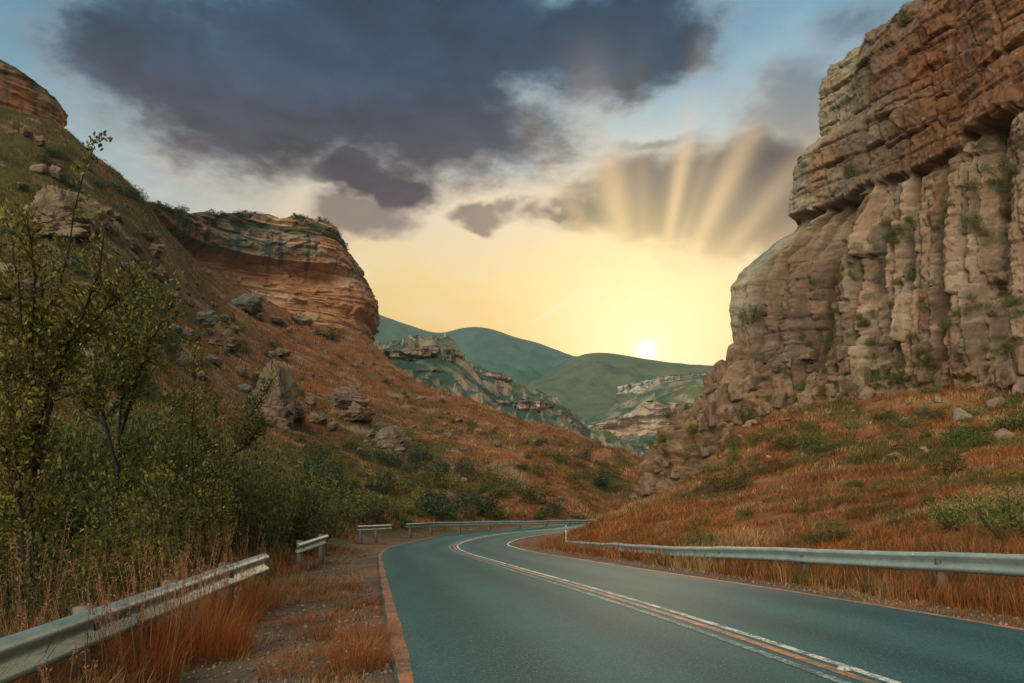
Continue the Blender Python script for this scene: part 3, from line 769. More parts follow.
# ------------------------------------------------------------------ valley and mountains
def hill(name, pts, label, prange, yrange, n, mnoise, cfun, mat=M_HILL, crag=None):
    P = np.array([px2w(*p) for p in pts])
    f = make_rbf(P, lambda Y: 0*np.asarray(Y)+0, 1e-4)
    pg = (np.linspace(*prange, n[0])-CX)/F; lg = np.linspace(math.log(yrange[0]), math.log(yrange[1]), n[1])
    A, B = np.meshgrid(pg, lg, indexing='ij'); Y = np.exp(B); X = A*Y
    Z = f(X, Y)+mnoise(X, Y)
    C = cfun(X, Y, Z)
    if crag:
        st = np.abs(np.gradient(Z, axis=1)/np.gradient(Y, axis=1))+np.abs(np.gradient(Z, axis=0)/np.gradient(X, axis=0))
        C = mixc(C, crag[0], sstep(crag[1], crag[1]*1.7, st)*.9); C = C*(1+.35*fbm(X/5, Z/5, octs=3, seed=177)[..., None])
    me = mesh_np(name, np.stack([X, Y, Z], -1).reshape(-1, 3), grid_faces(*n), mat, C.reshape(-1, 3), smooth=not crag)
    tag(mobj(name, me), label, name, kind='structure')
    return lambda x, y: f(np.asarray(x, float), np.asarray(y, float))
def greens(a, b_, c_, s):
    def f(X, Y, Z):
        n = fbm(X/s, Y/s, octs=5, seed=101); n2 = fbm(X/(s*.18), Y/(s*.18), octs=4, seed=102)
        c = np.zeros(X.shape+(3,))+np.asarray(a); c = mixc(c, b_, sstep(-.1, .4, n)); c = mixc(c, c_, sstep(.05, .4, n2)*.7)
        return c
    return f
RIDGE1 = [(250, 300), (340, 305), (372, 312), (388, 318), (412, 326), (440, 333), (460, 328.5), (478, 327), (495, 330), (515, 337), (540, 343.5), (560, 352), (572, 357), (600, 372), (660, 380)]
pts = [(x, y, 2700) for x, y in RIDGE1]+[(x, y+42, 3700) for x, y in RIDGE1]+[(x, lerp(y, 392, .42), 2150) for x, y in RIDGE1]+[(x, 402, 1500) for x in (250, 340, 400, 460, 520, 580, 660)]
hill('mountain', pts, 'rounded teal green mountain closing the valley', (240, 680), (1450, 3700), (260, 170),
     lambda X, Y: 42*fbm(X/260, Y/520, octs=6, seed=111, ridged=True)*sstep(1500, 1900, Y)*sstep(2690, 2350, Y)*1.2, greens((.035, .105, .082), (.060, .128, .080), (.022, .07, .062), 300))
RIDGE2 = [(480, 425), (520, 394), (540, 381), (555, 370), (568, 361), (580, 355.5), (592, 353), (620, 354.5), (640, 358), (660, 361), (700, 366), (760, 364), (850, 352), (950, 350)]
pts = [(x, y, 1700) for x, y in RIDGE2]+[(x, y+45, 2500) for x, y in RIDGE2]+[(x, lerp(y, 412, .45), 1320) for x, y in RIDGE2]+[(x, 432, 950) for x in (480, 540, 600, 650, 710, 800, 950)]
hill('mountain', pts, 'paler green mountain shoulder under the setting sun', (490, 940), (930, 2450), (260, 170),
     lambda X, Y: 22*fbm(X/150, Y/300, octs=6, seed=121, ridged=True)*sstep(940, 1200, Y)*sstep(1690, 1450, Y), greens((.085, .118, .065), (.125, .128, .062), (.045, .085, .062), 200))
pts = [(470, 470, 900), (540, 440, 900), (570, 426, 900), (596, 417, 900), (620, 408, 900), (643, 394, 900), (660, 383, 900), (680, 378, 900), (711, 374, 900), (760, 371, 900), (850, 370, 900),
       (470, 470, 1250), (560, 470, 1250), (620, 455, 1250), (700, 425, 1250), (850, 420, 1250), (500, 462, 560), (560, 455, 560), (600, 454, 560), (640, 456, 560), (690, 445, 560), (740, 436, 560), (850, 425, 560),
       (600, 436, 720), (640, 425, 720), (680, 412, 720), (720, 405, 720), (780, 402, 720)]
hillR = hill('hill', pts, 'green valley side with pale cliff bands on the right', (500, 840), (550, 1250), (240, 200),
     lambda X, Y: 7*fbm(X/70, Y/70, octs=5, seed=131)+9*facets(X/26, Y/20, 132, 1.4)[0]*sstep(-.1, .3, fbm(X/80, Y/80, octs=3, seed=133)), greens((.045, .100, .065), (.10, .115, .050), (.26, .22, .15), 70), crag=((.34, .27, .19), 1.3))
pts = [(320, 352, 455), (360, 349, 455), (381, 347, 455), (408, 345, 455), (432, 343, 455), (452, 341, 455), (462, 364, 470), (474, 371, 520), (490, 377, 520), (508, 377, 520), (518, 393, 490), (541, 398, 480), (563, 410, 470), (585, 428, 460), (600, 440, 450), (640, 458, 430), (700, 470, 430),
       (320, 410, 310), (380, 410, 310), (450, 432, 310), (520, 452, 310), (600, 468, 310), (650, 478, 310), (700, 480, 310),
       (320, 375, 390), (380, 372, 390), (420, 372, 390), (450, 382, 390), (500, 410, 390), (560, 432, 390), (600, 452, 390), (660, 468, 390),
       (320, 420, 680), (400, 420, 680), (460, 430, 680), (520, 440, 680), (600, 460, 680), (700, 470, 680)]
hillL = hill('hill', pts, 'rocky green knoll behind the left spur', (310, 700), (305, 690), (300, 220),
     lambda X, Y: 5*fbm(X/28, Y/34, octs=5, seed=141)+6*facets(X/9, Y/8, 142, 1.4)[0]*sstep(-.25, .2, fbm(X/45, Y/45, octs=3, seed=143)), greens((.040, .088, .060), (.085, .105, .045), (.20, .19, .12), 40), crag=((.34, .265, .185), 1.35))
def strip(pl, seed, label, base=(.36, .27, .19), dark=(.07, .10, .09), bright=(.48, .37, .26), extra=6, cap=14, bulge=1.0, ax=1.0, streak=.8):
    """a distant band of rock: list of (px, top row, bottom row, distance)"""
    plan = [w2(p[0], p[3]) for p in pl]
    zb = [zof(p[2], p[3])-extra for p in pl]; zt = [zof(p[1], p[3]) for p in pl]
    hh = np.mean([a-b_ for a, b_ in zip(zt, zb)])
    sc_ = hh/14
    def prof(q, k, Z): return bulge*sc_*np.interp(k, [0, .3, .45, .6, .66, .9, 1], [2.4, 1.2, .2, -.3, 1.0, .7, -1.4])
    def rel(S, Z):
        fa, fe, ci, cj = facets(S/(6*sc_*ax), Z/(6*sc_), seed, 1.3); ga, ge, di, dj = facets(S/(2.0*sc_*ax), Z/(1.6*sc_), seed+1, 1.3)
        l1, c1 = ledge(Z+sc_*fbm(S/(9*sc_), Z/9, octs=2, seed=seed), seed, 2.6*sc_)
        return sc_*(fa*3+ga*1.4-.5*sstep(.1, 0, fe)+1.8*l1+1.6*fbm(S/(14*sc_), Z/(14*sc_), octs=4, seed=seed+2))
    def colr(q, k, S, Z):
        n = fbm(S/(7*sc_), Z/(4*sc_), octs=4, seed=seed+4); st = fbm(S/(1.5*sc_), Z/(14*sc_), octs=4, seed=seed+5)
        c = np.zeros(S.shape+(3,))+np.asarray(base); c = mixc(c, bright, sstep(-.1, .35, n)); c = mixc(c, (.30, .14, .06), sstep(.1, .5, -n)*.6)
        c = mixc(c, dark, sstep(.02, .35, st)*streak)
        return mixc(c, (.04, .085, .055), sstep(.86, .95, k+.15*n)*.85)
    face_cliff(plan, zb, zt, prof, rel, colr, label, M_ROCK_FAR, seed, 260, 70, cap, .05, (.045, .09, .05))
strip([(452, 392, 402, 428), (470, 395, 407, 424), (486, 397, 412, 420), (500, 399, 416, 418), (514, 400, 418, 418), (530, 398, 420, 420), (545, 399, 423, 424), (563, 410, 428, 430), (574, 422, 430, 440)], 201, 'cliff band with dark drips below the rocky knoll')
strip([(383, 350, 362, 415), (400, 348, 366, 410), (420, 347, 364, 410), (438, 345, 372, 412), (452, 343, 386, 418), (460, 352, 392, 430), (463, 362, 380, 450)], 211, 'broken rock face on the knoll', base=(.27, .24, .17), dark=(.045, .09, .075))
strip([(392, 371, 384, 398), (410, 369, 388, 394), (428, 368, 386, 394), (444, 371, 392, 398)], 251, 'lower crag band across the rocky knoll', base=(.27, .24, .17), dark=(.045, .09, .075))
strip([(463, 367, 373, 505), (475, 366, 376, 500), (490, 371, 381, 500), (506, 374, 384, 505), (514, 380, 386, 515)], 221, 'small pale outcrop right of the knoll')
strip([(588, 424, 432, 700), (600, 421, 434, 690), (625, 414, 436, 690), (640, 404, 434, 680), (655, 399, 440, 672), (668, 400, 436, 680), (684, 401, 424, 700), (700, 404, 418, 730)], 231, 'pale overhanging rock shelf across the valley', base=(.42, .31, .21), bright=(.52, .40, .29), bulge=1.8, ax=2.5, streak=.35)
strip([(618, 386, 390, 985), (640, 380, 389, 960), (655, 377, 391, 940), (672, 375, 392, 930), (692, 373, 390, 930), (712, 372, 389, 935), (735, 371, 388, 950)], 241, 'far grey cliff band with black streaks', base=(.34, .34, .28), dark=(.05, .10, .10), bright=(.44, .42, .33))

# ------------------------------------------------------------------ air
HAZE = 0.00008
def haze():
    m = bpy.data.materials.new('haze'); m.use_nodes = True; m.node_tree.nodes.clear(); b = NB(m.node_tree); out = b.n('ShaderNodeOutputMaterial')
    v = b.n('ShaderNodeVolumePrincipled'); v.inputs['Color'].default_value = (.82, .94, .93, 1); v.inputs['Density'].default_value = HAZE; v.inputs['Anisotropy'].default_value = 0.0
    b.t.links.new(v.outputs[0], out.inputs['Volume'])
    mb = MB(); mb.box((0, 1510, 320), (4500, 0, 0), (0, 2600, 0), (0, 0, 362))
    tag(mb.build('haze', m), 'thin evening haze filling the valley', 'haze', kind='stuff')
if HAZE: haze()


# ------------------------------------------------------------------ guardrails
WPROF = [(.0, .158), (.03, .150), (.082, .112), (.082, .078), (.004, .024), (.004, -.024), (.082, -.078), (.082, -.112), (.03, -.150), (.0, -.158)]
def guardrail(pts, side, label, post_gap=3.8, postsize=.07, tilt=0.0, end_twist=False):
    """pts: (X, Y, z of the beam middle); side +1 puts the corrugation towards +right of travel"""
    P = np.array(pts, float); x, y, s = dense(P[:, 0], P[:, 1], .12)
    z = np.interp(s, np.concatenate([[0], np.cumsum(np.hypot(np.diff(P[:, 0]), np.diff(P[:, 1])))]), P[:, 2])
    z = z+.02*vnoise(s/1.9, 0*s, seed=len(pts))
    tx, ty = np.gradient(x), np.gradient(y); l = np.hypot(tx, ty); nx_, ny_ = side*ty/l, -side*tx/l
    # dents from knocks
    dent = .05*np.maximum(0, vnoise(s/1.3, 0*s+5, seed=3)-.35)
    W = np.array(WPROF); back = W[::-1]-np.array([.006, 0]); full = np.concatenate([W, back, W[:1]])
    o = full[:, 0][None, :]-dent[:, None]+tilt*full[:, 1][None, :]; zz = z[:, None]+full[:, 1][None, :]
    V = np.stack([x[:, None]+nx_[:, None]*o, y[:, None]+ny_[:, None]*o, zz+0*o], -1)
    root = empty('guardrail', (x[0], y[0], float(gz(x[0], max(y[0], 1.4)))))
    base = np.array(root.location)
    tag(root, label, 'guardrail', 'steel guardrails along the road')
    nsec = full.shape[0]
    me = mesh_np('beam', V.reshape(-1, 3)-base, grid_faces(len(x), nsec, side < 0), M_STEEL)
    mobj('beam', me, root)
    k = post_gap*.3
    while k < s[-1]-.1:
        i = int(np.searchsorted(s, k)); g = float(gz(x[i], max(y[i], 1.4)))
        mb = MB(); t = np.array([tx[i]/l[i], ty[i]/l[i], 0]); n = np.array([nx_[i], ny_[i], 0])
        c = np.array([x[i], y[i], 0])-n*(.02+postsize)
        top = z[i]+.17; ht = (top-(g-.3))/2
        mb.box(np.array([c[0], c[1], top-ht])-base, t*postsize, n*postsize, (0, 0, ht))
        mb.box(np.array([x[i], y[i], z[i]])-n*.004-base, t*.05, n*.018, (0, 0, .10))
        mb.build('post', M_POST, root)
        k += post_gap
    return root
def railpts(l): return [(*px2w(p, q, Y)[:2], px2w(p, q, Y)[2]-.158) for p, q, Y in l]
RAIL_L = [(-3.05, 1.6, .36), (-3.39, 4.9, .36), (-3.70, 8.4, .41), (-4.02, 12.0, .46)]
guardrail(RAIL_L, 1, 'scuffed pale steel guardrail in the lower left corner among tall rust grass', 2.0)
guardrail([(*px2w(295, 543, 18.6)[:2], .27), (*px2w(325, 534, 22)[:2], .36)], 1, 'short broken rail piece leaning out of bushes past the lower left guardrail', 2.5, tilt=.35)
guardrail(railpts([(357, 526, 40), (375, 525.2, 43), (391, 524.5, 46)]), 1, 'short guardrail on the left verge where the bend begins', 2.6)
guardrail(railpts([(405, 523.5, 48.5), (430, 522.5, 52), (480, 521.5, 56), (540, 520.5, 60), (600, 519.4, 66.5), (640, 517.5, 77)]), 1, 'long guardrail along the outside of the far bend', 3.0)
guardrail(railpts([(566, 540.5, 35.5), (572, 541, 34), (600, 542.5, 30), (670, 546, 22.5), (780, 548.2, 16.5), (900, 551.2, 12.8), (1024, 555, 10.2), (1250, 563, 7.6)]), 1, 'long pale steel guardrail below the rust slope on the right', 3.8)
def marker_post():
    x, y, z = px2w(566, 541, 36.3); g = float(gz(x, y))
    r = empty('marker_post', (x, y, g)); tag(r, 'thin pale marker post at the far end of the right guardrail', 'marker post')
    mb = MB(); mb.box((0, 0, .5), (.03, 0, 0), (0, .02, 0), (0, 0, .62)); mb.build('post', M_MARK, r)
    mb = MB(); mb.box((0, -.026, .98), (.032, 0, 0), (0, .004, 0), (0, 0, .07)); mb.build('reflector', M_STEEL, r)
marker_post()
def road_stud():
    y = 6.25; x = (845-CX)/F*y; r = empty('road_stud', (x, y, float(zroad(y))+.004)); tag(r, 'white reflective road stud on the double centre line', 'road stud')
    mb = MB(); mb.tube([(0, 0, 0), (0, 0, .012), (0, 0, .024)], [.062, .058, .03], 14); mb.build('housing', M_MARK, r, True)
    mb = MB(); mb.box((0, -.05, .013), (.03, 0, 0), (0, .008, 0), (0, 0, .007)); mb.build('lens', M_WHITE, r)
road_stud()

# ------------------------------------------------------------------ boulders
def boulder_mesh(seed, col, flat=.75, n=22):
    rg = np.random.default_rng(seed)
    th = np.linspace(0, 2*np.pi, 2*n, endpoint=False); ph = np.linspace(.02, np.pi-.02, n)
    A, B = np.meshgrid(th, ph, indexing='ij')
    d = np.stack([np.sin(B)*np.cos(A), np.sin(B)*np.sin(A), np.cos(B)], -1)
    r = np.full(A.shape, 1.25)
    for i in range(15):                                   # cut by planes: flat fracture faces
        nrm = rg.normal(size=3); nrm /= np.linalg.norm(nrm); dist = rg.uniform(.62, .98)
        c = d@nrm; r = np.minimum(r, np.where(c > .05, dist/np.maximum(c, .05), 9))
    r = r*(1+.07*fbm(d[..., 0]*3+seed, d[..., 1]*3, d[..., 2]*3, octs=4, seed=seed))
    V = d*r[..., None]*np.array((1, .85, flat))
    N = fbm(d[..., 0]*2, d[..., 1]*2, d[..., 2]*2+seed, octs=4, seed=seed+1)
    c = np.zeros(A.shape+(3,))+np.asarray(col); c = c*(1+.5*N[..., None]); c = mixc(c, (.13, .15, .10), sstep(.1, .4, N)*.5)
    f = grid_faces(2*n, n, True); i = np.arange(2*n*n).reshape(2*n, n)
    wrap = np.stack([i[-1, :-1], i[-1, 1:], i[0, 1:], i[0, :-1]], -1)
    return mesh_np('boulder', V.reshape(-1, 3), np.concatenate([f, wrap]), M_BOULDER, c.reshape(-1, 3))
def outcrop_mesh(seed, col):
    rg = np.random.default_rng(seed); nu, nv = 150, 90
    A, B = np.meshgrid(np.linspace(0, 2*np.pi, nu), np.linspace(.02, np.pi*.75, nv), indexing='ij')
    d = np.stack([np.sin(B)*np.cos(A), np.sin(B)*np.sin(A), np.cos(B)], -1); r = np.full(A.shape, 1.3)
    for i in range(12):
        nrm = rg.normal(size=3)*np.array((1, 1, .7)); nrm /= np.linalg.norm(nrm); c = d@nrm; r = np.minimum(r, np.where(c > .05, rg.uniform(.6, 1.05)/np.maximum(c, .05), 9))
    zc = d[..., 2]*r; aw = A*1.6+.3*fbm(A*2, zc*2, octs=3, seed=seed)
    aw = np.where(np.isclose(A, 2*np.pi), aw[0:1], aw)
    F1, e1, c1, c2 = facets(A*(8/(2*np.pi))*1.0, zc*3.2, seed, 1.3); l1, k1 = ledge(zc+.1*fbm(A, zc, octs=2, seed=seed), seed+1, .34)
    F2, e2, _, _ = facets(A*4, zc*9, seed+2, 1.3)
    fade = sstep(0, .5, A)*sstep(2*np.pi, 2*np.pi-.5, A)
    r = r*(1+fade*(.16*F1+.14*l1+.07*F2-.07*sstep(.1, 0, e1)-.05*sstep(.1, 0, k1)))+.05*fbm(d[..., 0]*4, d[..., 1]*4, d[..., 2]*4, octs=4, seed=seed)
    V = d*r[..., None]*np.array((1, .8, .8)); N = fbm(d[..., 0]*2, d[..., 1]*2, d[..., 2]*2+seed, octs=4, seed=seed+1)
    c = np.zeros(A.shape+(3,))+np.asarray(col); c = c*(.7+.6*c1[..., None]*1.0)*(1+.4*N[..., None]); c = mixc(c, (.08, .09, .035), sstep(.15, .4, N)*.7)
    return mesh_np('rock_outcrop', V.reshape(-1, 3), grid_faces(nu, nv, True), M_BOULDER, c.reshape(-1, 3))
OUTC = [outcrop_mesh(360+i, (.175, .125, .085)) for i in range(4)]
OUTG = [outcrop_mesh(370+i, (.145, .15, .125)) for i in range(2)]
PALE = [boulder_mesh(300+i, (.235, .175, .125), .7) for i in range(4)]
BROWN = [boulder_mesh(320+i, (.20, .125, .085), .75) for i in range(4)]
GREYB = [boulder_mesh(340+i, (.15, .155, .13), .65) for i in range(3)]
def boulder(px, py, rpx, label, kind=PALE, group=None, sx=1.0, sz=1.0, sink=.25, name='boulder', rot=None):
    h = hit(px, py)
    if h is None: return
    r = rpx/F*h[1]
    o = mobj(name, rnd.choice(kind)); o.location = (h[0], h[1], h[2]+r*.45*sz)
    o.scale = (r*sx, r*(.7+.3*sx), r*sz); o.rotation_euler = (rnd.uniform(-.3, .3), rnd.uniform(-.25, .25), rnd.uniform(0, 6.3) if rot is None else rot)
    tag(o, label, 'boulder', group); return o
boulder(37, 174, 8, 'round grey boulder alone on the slope below the top left crag')
boulder(55, 238, 32, 'big pale fractured outcrop on the upper left slope', OUTC, sx=1.25, sz=1.0, name='rock_outcrop', rot=.4)
boulder(96, 232, 17, 'tilted slab beside the big pale outcrop on the upper left slope', OUTC, sz=1.3)
boulder(14, 305, 22, 'broken pinkish rock at the left frame edge behind the thin tree', OUTC, sx=1.5)
boulder(100, 378, 26, 'flat topped pale ledge seen through the trunks on the left', OUTC, sx=1.5, sz=.8, name='rock_outcrop', rot=.2)
boulder(274, 425, 24, 'tall cracked tan outcrop above the roadside thicket', OUTC, sx=.9, sz=1.7, name='rock_outcrop', rot=.3)
boulder(293, 424, 15, 'grey block leaning on the tall tan outcrop above the thicket', OUTC, sz=1.2)
boulder(347, 410, 15, 'dark layered outcrop on the rust slope above the bend', OUTC, sx=1.4, sz=1.0, name='rock_outcrop')
boulder(358, 424, 13, 'undercut rock shelf just below the dark layered outcrop', OUTC, sx=1.2)
boulder(390, 449, 14, 'pale rounded outcrop among scrub left of the diagonal rust rib', OUTC, sx=1.2, name='rock_outcrop')
boulder(228, 350, 15, 'large lone tan boulder in the middle of the left slope', OUTC)
boulder(206, 328, 13, 'greenish boulder in the rock trail under the headland', OUTG)
boulder(249, 313, 13, 'teal grey mossy rock just below the orange overhang', OUTG, sx=1.3)
boulder(303, 326, 9, 'pale block under the dark bush at the foot of the headland', PALE, sx=1.3)
boulder(998, 409, 9, 'pinkish boulder highest on the right slope under the cliff', BROWN)
boulder(961, 422, 10, 'cracked pale boulder left of the highest pinkish one on the right slope', PALE)
boulder(1004, 440, 9, 'half buried boulder lowest on the right slope near the frame edge', BROWN)
boulder(868, 398, 10, 'brown block fallen at the foot of the right cliff columns', BROWN)
boulder(905, 422, 4, 'small pale stone in the rust grass below the right cliff', PALE)
# broken pillars and blocks heaped on the skirt of the right cliff and along its foot
def block_mesh(seed, col, tall, n=26):
    rg = np.random.default_rng(seed)
    A, B = np.meshgrid(np.linspace(0, 2*np.pi, 2*n, endpoint=False), np.linspace(.02, np.pi-.02, n), indexing='ij')
    d = np.stack([np.sin(B)*np.cos(A), np.sin(B)*np.sin(A), np.cos(B)], -1); r = np.full(A.shape, 2.0)
    pl = [(1, 0, 0), (-1, 0, 0), (0, 1, 0), (0, -1, 0), (0, 0, 1), (0, 0, -1)]
    for q in pl+list(rg.normal(size=(7, 3))):
        nrm = np.array(q, float)+(rg.normal(size=3)*.13 if tuple(q) in pl else 0); nrm /= np.linalg.norm(nrm); c = d@nrm
        r = np.minimum(r, np.where(c > .05, (rg.uniform(.62, .85) if tuple(q) in pl else rg.uniform(.82, 1.1))/np.maximum(c, .05), 9))
    F1, e1, c1, _ = facets(d[..., 0]*2.2+d[..., 1]*1.3+seed, d[..., 2]*2.0*tall, seed, 1.2)
    r = r*(1+.07*F1-.05*sstep(.10, 0, e1))+.03*fbm(d[..., 0]*5+seed, d[..., 1]*5, d[..., 2]*5, octs=4, seed=seed)
    V = d*r[..., None]*np.array((1, .9, tall)); N = fbm(d[..., 0]*2, d[..., 1]*2, d[..., 2]*2+seed, octs=4, seed=seed+1)
    c = (np.zeros(A.shape+(3,))+np.asarray(col))*(.75+.5*c1[..., None])*(1+.4*N[..., None]); c = mixc(c, (.08, .085, .04), sstep(.2, .5, N)*.6)
    i = np.arange(2*n*n).reshape(2*n, n); wrap = np.stack([i[-1, :-1], i[-1, 1:], i[0, 1:], i[0, :-1]], -1)
    return mesh_np('rock_block', V.reshape(-1, 3), np.concatenate([grid_faces(2*n, n, True), wrap]), M_ROCK_NEAR, c.reshape(-1, 3))
BLK = [block_mesh(600+i, (.165, .108, .068) if i % 2 else (.195, .132, .088), (1.9, 1.3, 2.4, 1.1, 1.6, .8)[i]) for i in range(6)]
def cliff_blocks():
    V = CLIFF_V; nu = V.shape[0]; rg = random.Random(31); Q = V[:, :470].reshape(-1, 3)
    PX, PY = CX+F*Q[:, 0]/Q[:, 1], HY-F*(Q[:, 2]-H)/Q[:, 1]
    n = 0; tries = 0
    while n < 108 and tries < 4000:
        tries += 1
        if n < 80:
            y = rg.uniform(352, 492); x0 = np.interp(y, [340, 365, 395, 430, 470, 495], [735, 716, 692, 660, 638, 632]); x = x0+rg.random()**1.2*(np.interp(y, [352, 430, 492], [120, 130, 40]))+3
        else: x, y = rg.uniform(800, 1024), rg.uniform(360, 402)
        dd = np.hypot(PX-x, PY-y)+.03*Q[:, 1]; p = Q[int(np.argmin(dd))]
        if dd.min() > 6: continue
        if p[2] < float(gz(p[0], p[1]))-.6: continue
        s_ = rg.uniform(.35, 1.15)*(1.15 if y < 430 else .9)*(.8 if n >= 80 else 1)
        o = mobj('rock_block', rg.choice(BLK)); o.location = (p[0]+.25*s_, p[1]+.2*s_, p[2]); o.scale = (s_, s_*rg.uniform(.8, 1.2), s_*rg.uniform(.8, 1.15))
        o.rotation_euler = (rg.uniform(-.22, .22), rg.uniform(-.22, .22), rg.uniform(0, 6.28))
        tag(o, 'brown broken block in the rock heap left of the right cliff columns' if n < 80 else 'block leaning against the foot of the right cliff columns', 'rock block', 'broken blocks on the skirt of the right cliff' if n < 80 else 'blocks at the foot of the columns'); n += 1
cliff_blocks()
rg0 = np.random.default_rng(5)
ROCKTRAIL = [(155, 265, 8), (163, 285, 10), (190, 303, 6), (191, 343, 10), (176, 315, 6), (170, 300, 7), (148, 290, 6), (140, 310, 7), (215, 365, 7), (240, 375, 6), (150, 240, 6), (120, 225, 7), (135, 250, 8), (12, 128, 6), (55, 180, 9), (20, 190, 5), (28, 140, 7), (42, 148, 6), (60, 290, 12), (80, 330, 14), (40, 345, 15), (20, 365, 16), (60, 395, 12),
             (110, 290, 9), (125, 320, 9), (277, 327, 6), (260, 322, 5), (290, 335, 4), (225, 322, 5), (235, 335, 5), (310, 405, 8), (318, 424, 9), (330, 432, 7), (340, 392, 4), (372, 440, 7), (379, 430, 5), (508, 490, 5), (518, 485, 5), (498, 448, 4), (470, 470, 4), (430, 462, 4), (415, 430, 3), (540, 497, 3), (560, 502, 4), (268, 380, 5), (245, 395, 5), (200, 380, 7), (180, 365, 7), (210, 345, 6), (175, 335, 6), (355, 365, 3), (390, 385, 3)]
for (a, q, r_) in ROCKTRAIL:
    boulder(a+rnd.uniform(-2, 2), q+rnd.uniform(-2, 2), r_, 'weathered rock in the trail of stones down the left slope', rnd.choice([OUTC, OUTC, OUTC, BROWN, OUTG]), 'stones strewn over the left slope', sx=rnd.uniform(.8, 1.4), sz=rnd.uniform(.7, 1.3))
for _ in range(90):
    px_ = rnd.uniform(30, 480); y0_ = np.interp(px_, [0, 140, 250, 370, 480], [150, 225, 310, 365, 425]); y1_ = np.interp(px_, [0, 200, 300, 480], [330, 390, 430, 500])
    boulder(px_, y0_+(y1_-y0_)*rnd.random(), rnd.uniform(1.5, 6.5)*(1 if px_ < 300 else .6), 'weathered rock in the trail of stones down the left slope', rnd.choice([OUTC, OUTC, BROWN, OUTG]), 'stones strewn over the left slope', sx=rnd.uniform(.8, 1.5), sz=rnd.uniform(.6, 1.2))
for _ in range(46):
    px_ = rnd.uniform(640, 1020); top = np.interp(px_, [640, 735, 800, 900, 1024], [486, 428, 412, 402, 398])
    boulder(px_, top+rnd.uniform(0, 1)**2*55+2, rnd.uniform(1.5, 5.5), 'brown rubble stone fallen on the slope under the right cliff', rnd.choice([BROWN, BROWN, PALE]), 'rubble stones under the right cliff', sx=rnd.uniform(.8, 1.4), sz=rnd.uniform(.7, 1.2))

# ------------------------------------------------------------------ leaves and shrubs
def leaf_mesh(name, P, D, size, col, rg, mat=None, aspect=.5):
    """diamond leaves at P, pointing roughly along D"""
    n = len(P); D = D+rg.normal(size=(n, 3))*.75; D /= np.linalg.norm(D, axis=1)[:, None]+1e-9
    S = np.cross(D, rg.normal(size=(n, 3))); S /= np.linalg.norm(S, axis=1)[:, None]+1e-9
    N = np.cross(D, S); size = size*rg.uniform(.6, 1.35, n)[:, None]; w = size*aspect*.5
    V = np.stack([P, P+D*size*.5+S*w+N*size*.1, P+D*size, P+D*size*.5-S*w+N*size*.1], 1).reshape(-1, 3)
    return mesh_np(name, V, np.arange(4*n).reshape(n, 4), mat or M_LEAF, np.repeat(col, 4, 0))
def pick_cols(n, rg, cols, var=.25):
    c = np.asarray(cols)[rg.integers(0, len(cols), n)]; return c*rg.uniform(1-var, 1+var, n)[:, None]
OLIVES = [(.19, .165, .024), (.15, .135, .022), (.10, .10, .020), (.22, .165, .034), (.065, .072, .017)]
DARKS = [(.07, .085, .024), (.10, .105, .026), (.045, .068, .028), (.12, .11, .024)]
TEALS = [(.045, .075, .04), (.06, .085, .035), (.035, .06, .04), (.085, .09, .03)]
FRESH = [(.12, .165, .035), (.09, .135, .035), (.17, .19, .07), (.07, .11, .03)]
def plume_shrub(seed, nstem, leaves, leaf, cols, spread=.42, upright=1.0):
    """unit shrub, about 1 high and 1 wide: bushy stems that end in feathery shoots"""
    rg = np.random.default_rng(seed); mb = MB(); Ps, Ds, Cs = [], [], []
    for k in range(nstem):
        a = rg.uniform(0, 2*np.pi); out = spread*np.sqrt(rg.uniform(0, 1)); L = rg.uniform(.55, 1.0)*(1-.45*(out/spread)**2)
        b0 = np.array([np.cos(a)*out*.25, np.sin(a)*out*.25, 0]); tip = np.array([np.cos(a)*out*1.1, np.sin(a)*out*1.1, L])
        mid = (b0+tip)/2+rg.normal(size=3)*.04+np.array([np.cos(a), np.sin(a), 0])*.06
        if k < 9: mb.tube([b0-np.array([0, 0, .08]), mid, tip], [.014, .009, .003], 4)
        n = leaves; t = rg.uniform(.12, 1.0, n)**.8
        c = ((1-t)**2)[:, None]*b0+(2*t*(1-t))[:, None]*mid+(t*t)[:, None]*tip
        rad = (.13*(1-t)+.028)[:, None]
        Ps.append(c+rg.normal(size=(n, 3))*rad*np.array((1, 1, .8))); Ds.append(np.tile(tip-b0, (n, 1))*.8)
        shade = cols[rg.integers(0, len(cols))]
        Cs.append(np.asarray(shade)*rg.uniform(.7, 1.3, n)[:, None])
    P = np.concatenate(Ps); P[:, 2] = np.maximum(P[:, 2], .01)
    lm = leaf_mesh('foliage', P, np.concatenate(Ds), leaf, np.concatenate(Cs), rg)
    V = np.concatenate(mb.v); sm = mesh_np('stem', V, [np.array(mb.q), np.array(mb.t)], M_BARK)
    return lm, sm
NEARB = [plume_shrub(400+i, 62, 62, .038, OLIVES, .46) for i in range(4)]+[plume_shrub(410+i, 60, 62, .036, DARKS, .5) for i in range(5)]
MIDB = [plume_shrub(420+i, 30, 26, .075, DARKS+OLIVES[:2], .5) for i in range(4)]+[plume_shrub(430+i, 28, 26, .08, TEALS, .45) for i in range(3)]
LOWB = [plume_shrub(440+i, 34, 30, .06, FRESH, .62) for i in range(3)]
DRKB = [plume_shrub(450+i, 46, 40, .05, DARKS, .55) for i in range(2)]
SKYB = [plume_shrub(460+i, 18, 18, .13, DARKS, .6) for i in range(2)]
